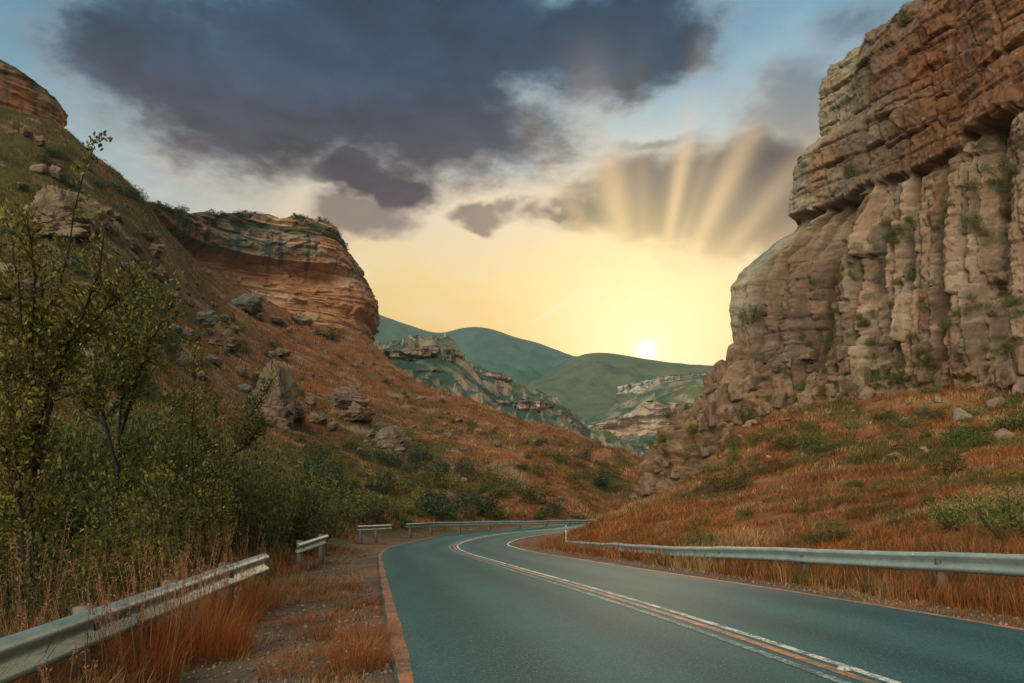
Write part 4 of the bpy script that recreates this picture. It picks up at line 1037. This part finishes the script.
def shrub(kind, loc, w, h, label, group=None, parts=True, cat='shrub', name='shrub'):
    lm, sm = rnd.choice(kind)
    rz = rnd.uniform(0, 6.28)
    if parts:
        r = empty(name, loc, rz); r.scale = (w, w, h)
        mobj('foliage', lm, r); mobj('stem', sm, r)
    else:
        r = mobj(name, lm); r.location = loc; r.rotation_euler = (0, 0, rz); r.scale = (w, w, h)
    return tag(r, label, cat, group)
OUT = lambda p: np.interp(p, [-150, 0, 60, 110, 150, 200, 250, 300, 350, 400], [375, 395, 410, 405, 395, 415, 440, 456, 482, 505])
def rail_x(Y): return np.interp(Y, [2, 12, 20, 31, 40, 50], [-3.1, -4.1, -6.1, -8.2, -9.2, -9.0])
for Y, stepx, lo, hi in ((7.2, 90, 95, 140), (9.0, 74, 55, 100), (11.5, 60, 25, 65), (14.5, 52, 5, 45), (19, 46, -5, 35), (25, 34, -4, 28), (33, 26, -4, 22), (40, 24, -2, 16)):
    px_ = -90.0+rnd.uniform(0, 40)
    while True:
        X = (px_-CX)/F*Y
        if X > rail_x(Y)-.95: break
        yy = Y*rnd.uniform(.94, 1.06); X = (px_-CX)/F*yy; g = float(gz(X, yy))
        tp = OUT(px_)+rnd.uniform(lo, hi); h = H+(HY-tp)/F*yy-g
        h = max(h, .9); w = min(max(h*.95, .9), stepx*2.0/F*yy)
        near = Y < 16
        shrub(NEARB, (X, yy, g-.05), w, h, 'dense olive bush in the thicket just behind the lower left guardrail' if near else 'olive bush in the thicket behind the broken rail piece',
              'thicket bushes beside the lower left guardrail' if near else 'thicket bushes beyond the broken rail', name='bush', cat='bush')
        px_ += stepx*rnd.uniform(.75, 1.2)
for px_, tp, Y, w in ((-30, 340, 12.5, 2.6), (25, 372, 13.5, 2.4), (70, 352, 15, 2.4), (118, 380, 14, 2.2), (150, 345, 17, 2.6), (185, 372, 18, 2.6), (222, 398, 19.5, 2.6), (250, 418, 22, 2.6), (285, 440, 26, 3.0), (310, 458, 30, 3.0)):
    X = (px_-CX)/F*Y; g = float(gz(X, Y))
    shrub(NEARB[4:], (X, Y, g-.05), w, H+(HY-tp)/F*Y-g, 'tall dark bush rising above the thicket at the left', 'tall dark bushes above the thicket', name='bush', cat='bush')
# bushes lining the far bend
for px_, tp, Y, w in ((372, 497, 52, 2.2), (392, 505, 55, 1.8), (345, 492, 46, 2.6), (320, 482, 42, 2.8), (415, 508, 58, 1.6), (440, 506, 61, 1.9), (470, 503, 62, 1.6), (478, 498, 64, 1.3), (500, 507, 64, 1.8), (520, 512, 66, 1.5), (538, 508, 66, 1.1), (452, 514, 60, 1.2), (562, 514, 70, 1.6), (580, 512, 74, 1.6), (404, 512, 53, 1.2)):
    X = (px_-CX)/F*Y; g = float(gz(X, Y)); h = H+(HY-tp)/F*Y-g
    shrub(MIDB[4:] if rnd.random() < .5 else MIDB[:4], (X, Y, g-.05), w, max(h, .7), 'upright dark shrub standing along the guardrail of the far bend', 'shrubs along the far bend', name='shrub')
# scrub over the slopes
def scrub(n, poly, size, kinds, label, group, parts=False, seed=1, name='shrub'):
    rg = random.Random(seed); xs = [p[0] for p in poly]; ys = [p[1] for p in poly]; k = 0; tries = 0
    while k < n and tries < n*30:
        tries += 1
        x, y = rg.uniform(min(xs), max(xs)), rg.uniform(min(ys), max(ys))
        ins = False; j = len(poly)-1
        for i in range(len(poly)):
            if (poly[i][1] > y) != (poly[j][1] > y) and x < (poly[j][0]-poly[i][0])*(y-poly[i][1])/(poly[j][1]-poly[i][1])+poly[i][0]: ins = not ins
            j = i
        if not ins: continue
        hh = hit(x, y)
        if hh is None: continue
        if abs(float(road_dist(hh[0:1], hh[1:2])[0])) < 6: continue
        s_ = rg.uniform(*size)*(.7+.6*rg.random()**2)
        shrub(kinds, (hh[0], hh[1], hh[2]-.06), s_*rg.uniform(1.0, 1.6), s_*rg.uniform(.7, 1.15), label, group, parts, name, name); k += 1
scrub(110, [(300, 440), (400, 455), (470, 470), (560, 508), (550, 522), (360, 520), (300, 500)], (1.3, 2.6), MIDB, 'dark scrub bush on the lower left slope above the far bend', 'scrub above the far bend', seed=2)
scrub(36, [(300, 350), (380, 352), (450, 400), (560, 440), (630, 470), (560, 495), (430, 420)], (1.0, 2.2), MIDB, 'small dark shrub dotting the rust grass of the left spur', 'shrubs on the rust spur', seed=3)
scrub(26, [(440, 420), (520, 435), (620, 470), (620, 495), (570, 495), (520, 465)], (1.6, 3.2), MIDB, 'olive shrub in the gully right of the diagonal rust rib', 'shrubs in the gully', seed=4)
scrub(70, [(0, 150), (60, 150), (140, 215), (200, 300), (270, 390), (250, 420), (100, 400), (0, 400)], (1.4, 3.4), MIDB, 'olive shrub between the stones of the steep upper left slope', 'shrubs on the steep left slope', seed=5)
scrub(20, [(190, 300), (260, 330), (330, 400), (300, 420), (240, 400)], (1.6, 3.2), MIDB, 'bush beside the rock trail in the middle of the left slope', 'shrubs beside the rock trail', seed=6)
def at(px, py, wpx, hpx, kinds, label, group=None, cat='shrub', name='shrub', lift=0.0):
    hh = hit(px, py)
    if hh is None: return
    k = hh[1]/F; return shrub(kinds, (hh[0], hh[1], hh[2]-.05+lift), wpx*k, hpx*k, label, group, True, cat, name)
at(300, 326, 22, 14, DRKB, 'dark round bush at the foot of the orange headland')
at(330, 340, 40, 13, MIDB[4:], 'green scrub patch where the headland meets the slope')
at(124, 196, 26, 16, DRKB, 'dark leafy bush on the skyline below the top left crag')
at(139, 206, 26, 14, DRKB, 'second dark bush lower on the left skyline beside the headland')
at(60, 160, 26, 10, DRKB, 'dark bush tucked under the foot of the top left crag')
at(50, 205, 44, 18, DRKB, 'broad dark bush growing on top of the big pale outcrop')
at(727, 492, 46, 28, DRKB, 'dark rounded bush in the middle of the rust slope')
at(802, 450, 52, 22, LOWB, 'low spreading green bush under the right cliff')
at(944, 478, 36, 32, DRKB, 'dark bush standing alone on the rust slope at right')
at(962, 530, 58, 44, LOWB, 'pale green leafy bush behind the right guardrail')
at(1018, 540, 70, 70, LOWB, 'big soft green bush at the right frame edge above the guardrail')
at(704, 545, 40, 20, LOWB, 'spiky green bush just behind the right guardrail')
at(832, 545, 50, 26, DRKB, 'brownish bush touching the right guardrail')
at(1012, 430, 40, 26, LOWB, 'green bush between the boulders near the right frame edge')
at(745, 425, 26, 26, DRKB, 'shrub in the notch left of the cliff foot')
scrub(50, [(690, 470), (800, 418), (1020, 402), (1020, 450), (860, 450), (760, 480)], (.8, 1.7), LOWB+DRKB, 'low green bush in rust grass under the right cliff', 'bushes under the right cliff', seed=8, name='bush')
scrub(30, [(640, 520), (720, 490), (900, 480), (1000, 490), (1000, 530), (700, 530)], (.3, .9), LOWB+DRKB+DRKB, 'small green bush in the rust grass above the right guardrail', 'small bushes above the right guardrail', seed=9, name='bush')
# shrubs rooted in the cliff
def cliff_veg():
    V = CLIFF_V; nu = V.shape[0]
    rg = random.Random(12); us = np.concatenate([np.linspace(-30, -1.5, 50), np.linspace(-1.4, 46, nu-50)])
    k = 0
    spots = [(11.7, 1.5, 14, 33), (22.3, 1.8, 14, 33), (7.2, 1.0, 13, 27), (14.2, .8, 13, 30), (18.1, .8, 15, 30)]
    while k < 120:
        c, w, z0, z1 = rg.choice(spots); u = rg.gauss(c, w); z = rg.uniform(z0, z1) if rg.random() < .75 else rg.uniform(12, 20)
        i = int(np.searchsorted(us, u)); j = int(np.searchsorted(V[min(i, nu-1), :470, 2], z))
        if not 0 < i < nu-1 or not 2 < j < 468: continue
        p = V[i, j]; s_ = rg.uniform(.5, 1.5)
        shrub(LOWB+DRKB+NEARB[:2], (p[0]-.12, p[1]-.06, p[2]-.12), s_*1.25, s_, 'leafy tuft rooted in a crack of the right cliff', 'plants rooted in the right cliff', False, 'plant', 'cliff_plant'); k += 1
    Q = V[60:, :470].reshape(-1, 3); PX, PY = CX+F*Q[:, 0]/Q[:, 1], HY-F*(Q[:, 2]-H)/Q[:, 1]
    for (x0, x1, y0, y1, n_, sz) in ((856, 935, 215, 385, 48, .8), (965, 1024, 140, 320, 34, .9), (790, 1024, 345, 402, 46, .8), (735, 800, 300, 410, 18, .8), (642, 740, 395, 488, 30, .9), (930, 960, 145, 260, 8, .6)):
        for _ in range(n_):
            x, y = rg.uniform(x0, x1), rg.uniform(y0, y1); dd = np.hypot(PX-x, PY-y)+.05*Q[:, 1]; p = Q[int(np.argmin(dd))]; s_ = sz*rg.uniform(.5, 1.6)
            shrub(LOWB+LOWB+DRKB+NEARB[:3], (p[0]-.1, p[1]-.05, p[2]-.15), s_*1.35, s_, 'leafy tuft rooted in a crack of the right cliff', 'plants rooted in the right cliff', False, 'plant', 'cliff_plant')
    for (px_, py_, s_, lab) in ((852, 172, 1.4, 'dark bush on the pale upper block of the right cliff'), (751, 318, 2.0, 'teal bush on the left buttress of the right cliff'), (905, 22, 1.3, 'dark bush near the rim of the right cliff')):
        # nearest point of the face to that line of sight
        Q = V[:, :470].reshape(-1, 3); d = np.hypot((Q[:, 0]/Q[:, 1])*F+CX-px_, HY-(Q[:, 2]-H)/Q[:, 1]*F-py_)+.02*Q[:, 1]
        p = Q[int(np.argmin(d))]
        shrub(DRKB, (p[0]-.2, p[1]-.1, p[2]-.3*s_), s_*1.3, s_*1.2, lab, None, True)
    for _ in range(10):
        j = 470; i = rg.randrange(50, int(nu*.62)); p = V[i, j+rg.randrange(0, 5)]; s_ = rg.uniform(.4, .9)
        shrub(DRKB, (p[0], p[1], p[2]-.15), s_*1.5, s_*.9, 'small shrub on the rim of the right cliff', 'rim shrubs of the right cliff', False)
    V = HEAD_V
    for _ in range(46):
        i = rg.randrange(50, 420); p = V[i, 286+rg.randrange(0, 20)]; s_ = rg.uniform(1.2, 2.6)
        shrub(SKYB, (p[0], p[1], p[2]-.3), s_*1.8, s_, 'low dark shrub on the green cap of the overhanging headland', 'shrubs on the headland cap', False)
cliff_veg()

# ------------------------------------------------------------------ trees at the left
def sapling(label, Y, stems, r0, ntwig, leaves, leaf, cols, seed, topknot=None, tw=(.35, .95)):
    rg = np.random.default_rng(seed); x0, y0, _ = px2w(*stems[0][0], Y); g = float(gz(x0, y0))
    root = empty('sapling', (x0, y0, g)); base = np.array((x0, y0, g)); tag(root, label, 'tree', 'thin trees in the thicket at the left')
    Ps, Ds, Cs = [], [], []
    tr = MB()
    for si, st in enumerate(stems):
        pts = np.array([px2w(a, q, Y+.25*math.sin(si*2.1+k*.7)) for k, (a, q) in enumerate(st)])-base
        if si == 0 or st[0][1] > 500: pts[0, 2] = -.15
        s = np.concatenate([[0], np.cumsum(np.linalg.norm(np.diff(pts, axis=0), axis=1))]); t = np.linspace(0, s[-1], 22)
        C = np.stack([spline(s, pts[:, k])(t) for k in range(3)], 1)+rg.normal(size=(22, 3))*.008
        rr = r0*(1-.35*(si > 0))*np.linspace(1, .16, 22)
        (tr if si == 0 else tr).tube(C, rr, 6)
        for k in range(ntwig):
            f = rg.uniform(.22, .98); i = f*21; a = int(i); p = C[a]*(1-(i-a))+C[min(a+1, 21)]*(i-a)
            d = rg.normal(size=3)*np.array((1, 1, .5)); d /= np.linalg.norm(d); d = d*.75+np.array((0, 0, .75)); L = rg.uniform(*tw)*(1.15-f*.75)
            q = p+d*L*.55+rg.normal(size=3)*.05; e = p+d*L+np.array((0, 0, .12*L))
            tr.tube([p, q, e], [.007*(1.4-f), .005, .002], 4)
            n = int(leaves*L*1.6)+4; tt = rg.uniform(.15, 1.05, n)
            c = ((1-tt)**2)[:, None]*p+(2*tt*(1-tt))[:, None]*q+(tt*tt)[:, None]*e
            Ps.append(c+rg.normal(size=(n, 3))*.045); Ds.append(np.tile(d, (n, 1))); Cs.append(pick_cols(n, rg, cols))
        n = int(leaves*s[-1]*.5); tt = rg.uniform(.35, 1, n)*21; a = tt.astype(int); Ps.append(C[a]+rg.normal(size=(n, 3))*.05); Ds.append(rg.normal(size=(n, 3))+np.array((0, 0, .6))); Cs.append(pick_cols(n, rg, cols))
    tr.build('trunk', M_BARK, root)
    if topknot:
        for (a, q, rpx, n) in topknot:
            c = px2w(a, q, Y)-base; r = rpx/F*Y
            Ps.append(c+rg.normal(size=(n, 3))*r*.55); Ds.append(rg.normal(size=(n, 3))+np.array((.2, 0, .6))); Cs.append(pick_cols(n, rg, DARKS))
    mobj('foliage', leaf_mesh('foliage', np.concatenate(Ps), np.concatenate(Ds), leaf, np.concatenate(Cs), rg, aspect=.55), root)
    return root
sapling('tall thin sapling whose dark leafy tip stands against the sky', 8.6, [[(36, 575), (37, 500), (41, 420), (49, 330), (58, 290), (68, 253), (76, 205), (84, 172), (95, 146)]], .030, 16, 40, .055, OLIVES, 501,
        [(97, 140, 6, 26), (90, 150, 7, 34), (86, 162, 8, 40), (95, 163, 6, 20), (104, 139, 4, 14)], (.2, .5))
sapling('multi stemmed tree with dark trunks at the left frame edge', 8.0, [[(30, 575), (33, 480), (40, 420), (50, 383), (72, 335), (88, 300), (100, 262), (106, 225)], [(30, 540), (33, 480), (32, 400), (24, 330), (17, 285), (12, 250), (4, 205)], [(24, 560), (18, 470), (8, 400), (3, 330), (-8, 260)],
        [(38, 470), (52, 400), (74, 345), (104, 312), (132, 288)], [(36, 440), (30, 370), (34, 300), (32, 250), (25, 215)], [(22, 500), (2, 455), (-20, 420)]], .044, 44, 48, .056, OLIVES, 502, None, (.25, .75))
sapling('dark bushy sapling with a forked trunk right of the frame edge tree', 10.0, [[(116, 570), (117, 480), (121, 410), (126, 365), (139, 322), (148, 292)], [(119, 440), (131, 400), (143, 362), (160, 325), (176, 300)], [(117, 470), (105, 420), (96, 380), (99, 340), (104, 300)], [(122, 400), (122, 350), (126, 310), (131, 275)]], .040, 42, 56, .06, DARKS+OLIVES[:2], 503, None, (.3, .8))
sapling('spindly sapling between the forked sapling and the leaning one', 12.0, [[(194, 565), (192, 480), (193, 400), (195, 340)], [(160, 570), (163, 480), (170, 420), (180, 375)], [(215, 560), (222, 480), (218, 430), (212, 395)]], .026, 34, 50, .06, OLIVES+DARKS[:1], 504, None, (.2, .55))
sapling('leaning dark branch rising to the right above the thicket', 13.0, [[(212, 560), (226, 480), (240, 435), (262, 398), (280, 370)], [(226, 480), (206, 450), (190, 420)], [(232, 455), (252, 440), (262, 420)]], .028, 36, 56, .06, DARKS+OLIVES[:1], 505, None, (.2, .5))

# ------------------------------------------------------------------ grass
def blade_arrays(P, hgt, lean, wid, col, rg, az=None):
    n = len(P); a = rg.uniform(0, 2*np.pi, n) if az is None else az; D = np.stack([np.cos(a), np.sin(a), 0*a], 1)
    b_ = rg.uniform(0, np.pi, n); S = np.stack([np.cos(b_), np.sin(b_), 0*b_], 1)*wid[:, None]*.5
    up = np.array((0, 0, 1.0)); m = P+up*(hgt*.55)[:, None]+D*(lean*.3)[:, None]; t = P+up*hgt[:, None]*np.sqrt(np.clip(1-(lean/np.maximum(hgt, 1e-3))**2*.4, .2, 1))[:, None]+D*lean[:, None]
    V = np.stack([P-S, P+S, m+S*.75, m-S*.75, t], 1).reshape(-1, 3)
    i = np.arange(n)*5; q = np.stack([i, i+1, i+2, i+3], 1); tr = np.stack([i+3, i+2, i+4], 1)
    return V, q, tr, np.repeat(col, 5, 0)
RUSTG = [(.29, .092, .024), (.31, .12, .036), (.22, .068, .020), (.33, .155, .058), (.24, .10, .034)]
STRAWG = [(.36, .20, .085), (.32, .15, .055), (.40, .25, .12)]
GREENG = [(.11, .098, .024), (.15, .125, .032), (.075, .075, .020)]
def tufts(cx, cy, rg, nb, rad, hgt, wid, cols, lean=.5):
    n = len(cx); cx, cy, rad, hgt, wid = [np.repeat(np.broadcast_to(v, (n,)), nb) for v in (cx, cy, rad, hgt, wid)]
    a = rg.uniform(0, 2*np.pi, len(cx)); r = np.sqrt(rg.uniform(0, 1, len(cx)))
    X, Y = cx+np.cos(a)*r*rad, cy+np.sin(a)*r*rad; Y = np.maximum(Y, 1.4)
    h = hgt*rg.uniform(.5, 1.15, len(cx)); le = h*lean*(.25+.75*r)*rg.uniform(.4, 1.3, len(cx))
    P = np.stack([X, Y, gz(X, Y)-.02], 1)
    return blade_arrays(P, h, le, wid, np.repeat(cols, nb, 0)*rg.uniform(.75, 1.25, len(cx))[:, None], rg, a+rg.normal(size=len(cx))*.6)
def grass_obj(arrs, label):
    Vs, qs, ts, cs, n = [], [], [], [], 0
    for V, q, t, c in arrs: Vs.append(V); qs.append(q+n); ts.append(t+n); cs.append(c); n += len(V)
    me = mesh_np('grass', np.concatenate(Vs), [np.concatenate(qs), np.concatenate(ts)], M_GRASS, np.concatenate(cs))
    return tag(mobj('grass', me), label, 'grass', kind='stuff')
def sample(n, pr, yr, rg, keep):
    """even over the view, thinning with distance; hidden ground dropped"""
    p = rg.uniform((pr[0]-CX)/F, (pr[1]-CX)/F, n); l = rg.uniform(math.log(yr[0]), math.log(yr[1]), n); Y = np.exp(l); X = p*Y
    i = np.clip(((p-PG[0])/(PG[1]-PG[0])).astype(int), 0, NP_-1); j = np.clip(((l-LG[0])/(LG[1]-LG[0])).astype(int), 0, NL_-1)
    vis = Qm[i, j] > Qmax[i, j]-.012
    rd = np.interp(np.arange(n), np.arange(n), road_dist(X, Y)); k = vis & keep(X, Y, rd, CX+F*p, HY-F*Qm[i, j])
    return X[k], Y[k], rd[k]
rg = np.random.default_rng(77)
def tuft_cols(X, Y, rg, green=None):
    n = len(X); c = pick_cols(n, rg, RUSTG, .15); s = fbm(X/4, Y/4, octs=3, seed=151) > .12
    c[s] = pick_cols(int(s.sum()), rg, STRAWG, .15)
    if green is not None:
        g = rg.uniform(size=n) < green; c[g] = pick_cols(int(g.sum()), rg, GREENG, .2)
    return c
# right slope
X, Y, rd = sample(36000, (535, 1120), (8, 95), rg, lambda X, Y, rd, a, q: (rd > 5.0) & (q > 380) & (fbm(X/1.5, Y/2, octs=3, seed=173) > -.22))
g = zone_green(X, Y, CX+F*X/Y, 500+0*X)
arr = [tufts(X, Y, rg, 8, .16+.005*Y, np.clip(.14+.0045*Y, 0, .5)*rg.uniform(.5, 1.4, len(X)), .006+.00085*Y, tuft_cols(X, Y, rg, .14+.6*g)*(1+.7*fbm(X/1.7, Y/2.2, octs=3, seed=171))[:, None], .95)]
grass_obj(arr, 'rust coloured grass over the slope below the right cliff')
# left slopes
X, Y, rd = sample(34000, (-60, 660), (40, 260), rg, lambda X, Y, rd, a, q: (rd < -6.5) & (q > 120))
g = zone_green(X, Y, CX+F*X/Y, HY-F*(gz(X, Y)-H)/Y)
arr = [tufts(X, Y, rg, 6, .3+.004*Y, .22+.0028*Y, .02+.0007*Y, tuft_cols(X, Y, rg, .10+.75*g)*(1+.7*fbm(X/4, Y/5, octs=3, seed=172))[:, None], .9)]
grass_obj(arr, 'rust and olive grass over the left mountain slope')
# verges
arr = []
X, Y, rd = sample(15000, (-100, 1100), (2.2, 62), rg, lambda X, Y, rd, a, q: (np.abs(rd) > 3.75) & (np.abs(rd) < 9))
d = fbm(X/.7, Y/3.2, octs=3, seed=161)+.35*sstep(4.3, 6.5, np.abs(rd))-np.where(rd < 0, .12, -.05); k = d > .02; X, Y, rd = X[k], Y[k], rd[k]
hh = np.clip(.10+.28*sstep(4.0, 6.5, np.abs(rd)), 0, .5)*rg.uniform(.6, 1.3, len(X))
arr.append(tufts(X, Y, rg, 16, .10+.004*Y, hh, .0035+.0007*Y, tuft_cols(X, Y, rg, .12), .9))
X, Y, rd = sample(7000, (-100, 345), (3, 30), rg, lambda X, Y, rd, a, q: (X < rail_x(Y)-.1) & (X > rail_x(Y)-3.0))
arr.append(tufts(X, Y, rg, 12, .14, rg.uniform(.3, .75, len(X)), .005+.0007*Y, tuft_cols(X, Y, rg, .45), .45))
X, Y, rd = sample(9000, (560, 1150), (8, 36), rg, lambda X, Y, rd, a, q: (rd > 4.6) & (rd < 7.5))
arr.append(tufts(X, Y, rg, 12, .15, rg.uniform(.25, .6, len(X)), .006+.0007*Y, tuft_cols(X, Y, rg, .30), .5))
grass_obj(arr, 'dry grass along both gravel verges')

# big clumps one can tell apart
def clump(px, py, n, rad, h, label, cols, lean=.5, stalks=0, group=None, Y=None, w=.0045):
    Y = Y or hit(px, py)[1]; x = (px-CX)/F*Y; g = float(gz(x, Y)); rg = np.random.default_rng(int(px*7+py))
    c = pick_cols(1, rg, cols, .1)
    V, q, t, cc = tufts(np.array([x]), np.array([Y]), rg, n, np.array([rad]), np.array([h]), np.array([w]), c, lean)
    cc = cc*np.repeat(rg.uniform(.7, 1.25, len(cc)//5), 5)[:, None]
    root = empty('grass_clump', (x, Y, g)); o = np.array((x, Y, g)); tag(root, label, 'grass clump', group)
    mobj('blades', mesh_np('blades', V-o, [q, t], M_GRASS, cc), root)
    if stalks:
        for k in range(stalks):
            a = rg.uniform(0, 6.28); r = rad*rg.uniform(0, 1); H_ = h*rg.uniform(1.15, 1.75); b0 = np.array((np.cos(a)*r, np.sin(a)*r, -.05)); tip = b0+np.array((np.cos(a)*.16*H_+rg.normal()*.04, np.sin(a)*.16*H_, H_))
            mid = (b0+tip)/2+np.array((rg.normal()*.02, rg.normal()*.02, .03)); mb = MB(); mb.tube([b0, mid, tip], [.0035, .003, .0018], 4)
            m = 22; tt = rg.uniform(.74, 1.02, m); P = mid+(tip-mid)*((tt-.5)*2)[:, None]+rg.normal(size=(m, 3))*.007
            V = np.concatenate(mb.v); st = mobj('stalk', mesh_np('stalk', V, [np.array(mb.q), np.array(mb.t)], M_GRASS, np.tile((.30, .15, .07), (len(V), 1))), root)
            mobj('seed_head', leaf_mesh('seed_head', P, np.tile(tip-mid, (m, 1))*2, .026, pick_cols(m, rg, [(.36, .19, .11), (.28, .13, .07)]), rg, M_GRASS, .35), st)
clump(205, 660, 900, .42, .62, 'largest rust grass clump in front of the lower left guardrail', RUSTG, .62, 8)
clump(140, 665, 420, .28, .60, 'rust grass clump with tall stalks against the near end of the guardrail', RUSTG, .5, 12, Y=6.0)
clump(165, 640, 380, .26, .66, 'stalky rust clump covering the middle of the lower left guardrail', RUSTG, .45, 14, Y=7.2)
clump(258, 610, 520, .34, .5, 'rust clump under the far end of the lower left guardrail', RUSTG, .65, 3)
clump(235, 600, 360, .3, .58, 'tall rust clump rising over the far end of the lower left guardrail', RUSTG, .5, 10, Y=9.4)
clump(290, 588, 300, .36, .34, 'pale flowering tuft past the end of the lower left guardrail', STRAWG, .7, 16)
clump(362, 668, 520, .26, .36, 'straw coloured clump beside the left edge line', STRAWG+RUSTG[1:2], .9, 4)
clump(370, 640, 320, .26, .30, 'low rust clump right behind the straw one on the left shoulder', RUSTG, .9, 2)
clump(320, 640, 240, .22, .22, 'small rust tuft in the middle of the left gravel shoulder', RUSTG, .9, 0)
clump(305, 660, 220, .24, .20, 'flat rust tuft nearest the camera on the gravel shoulder', RUSTG, 1.0, 0)
clump(325, 600, 240, .3, .24, 'rust tuft farther along the gravel shoulder', RUSTG, .9, 2)
clump(60, 690, 260, .22, .42, 'grass clump in front of the guardrail at the frame corner', GREENG+RUSTG[:1], .5, 6, Y=4.6)
for (a, Y_, h_) in ((10, 7.0, .9), (40, 7.6, 1.05), (75, 8.2, .9), (105, 9.0, 1.0), (150, 9.6, 1.15), (185, 10.5, 1.1), (210, 11.2, 1.0), (228, 12.0, 1.05), (20, 6.2, .8), (125, 8.0, .8), (245, 13.2, 1.0), (170, 8.8, .95)):
    clump(a, 560, 90, .2, h_*.8, 'tall seeding grass standing behind the lower left guardrail', STRAWG+RUSTG, .35, 12, 'tall grasses behind the lower left guardrail', Y_)
for (a, Y_, h_) in ((640, 27, .6), (610, 31, .6), (720, 20.5, .6), (770, 18, .7), (850, 15, .6), (885, 13.8, .8), (930, 12.6, .7), (985, 11.6, .8), (552, 37, .7), (540, 39, .7), (560, 36, .7)):
    clump(a, 560, 160, .3, h_*.75, 'tall pale grass tuft growing along the right guardrail', STRAWG+RUSTG, .45, 8, 'grass tufts along the right guardrail', Y_, .010)

# loose stones on the gravel shoulders
def gravel():
    rg = np.random.default_rng(91)
    X, Y, rd = sample(26000, (120, 1090), (2.6, 34), rg, lambda X, Y, rd, a, q: (np.abs(rd) > 3.62) & (np.abs(rd) < 6.2))
    n = len(X); r = (.008+.018*rg.uniform(0, 1, n)**3)*(1+.05*Y)
    d = np.array([(1, 0, 0), (0, 1, 0), (-1, 0, 0), (0, -1, 0), (0, 0, .8), (0, 0, -.8)], float)
    V = d[None]*r[:, None, None]*rg.uniform(.6, 1.3, (n, 6, 1)); a = rg.uniform(0, 6.28, n); c, s_ = np.cos(a)[:, None], np.sin(a)[:, None]
    V = np.stack([V[..., 0]*c-V[..., 1]*s_, V[..., 0]*s_+V[..., 1]*c, V[..., 2]], -1)+np.stack([X, Y, gz(X, Y)+r*.2], -1)[:, None]
    f = np.array([(0, 1, 4), (1, 2, 4), (2, 3, 4), (3, 0, 4), (1, 0, 5), (2, 1, 5), (3, 2, 5), (0, 3, 5)])
    col = pick_cols(n, rg, [(.20, .17, .14), (.14, .12, .10), (.26, .20, .15), (.17, .10, .06)], .3)
    me = mesh_np('gravel', V.reshape(-1, 3), (f[None]+np.arange(n)[:, None, None]*6).reshape(-1, 3), M_BOULDER, np.repeat(col, 6, 0))
    tag(mobj('gravel', me), 'loose gravel strewn on the road shoulders', 'gravel', kind='stuff')
gravel()

for (a, Y_, h_) in ((30, 5.6, .75), (85, 6.1, .85), (112, 6.6, .9), (150, 6.9, .95), (188, 7.6, 1.0), (205, 8.2, .9), (222, 8.8, .95), (246, 10.0, .8)):
    clump(a, 600, 150, .2, h_*.72, 'tall wispy rust grass leaning over the front of the lower left guardrail', RUSTG+STRAWG[:1], .4, 9, 'wispy grasses in front of the lower left guardrail', Y_)
for (a, q) in ((300, 625), (345, 610), (350, 590), (335, 680), (285, 675), (372, 605), (340, 655)):
    clump(a, q, 170, .2, .2, 'low rust grass tuft on the left gravel shoulder', RUSTG, .9, 1, 'low tufts on the left gravel shoulder')
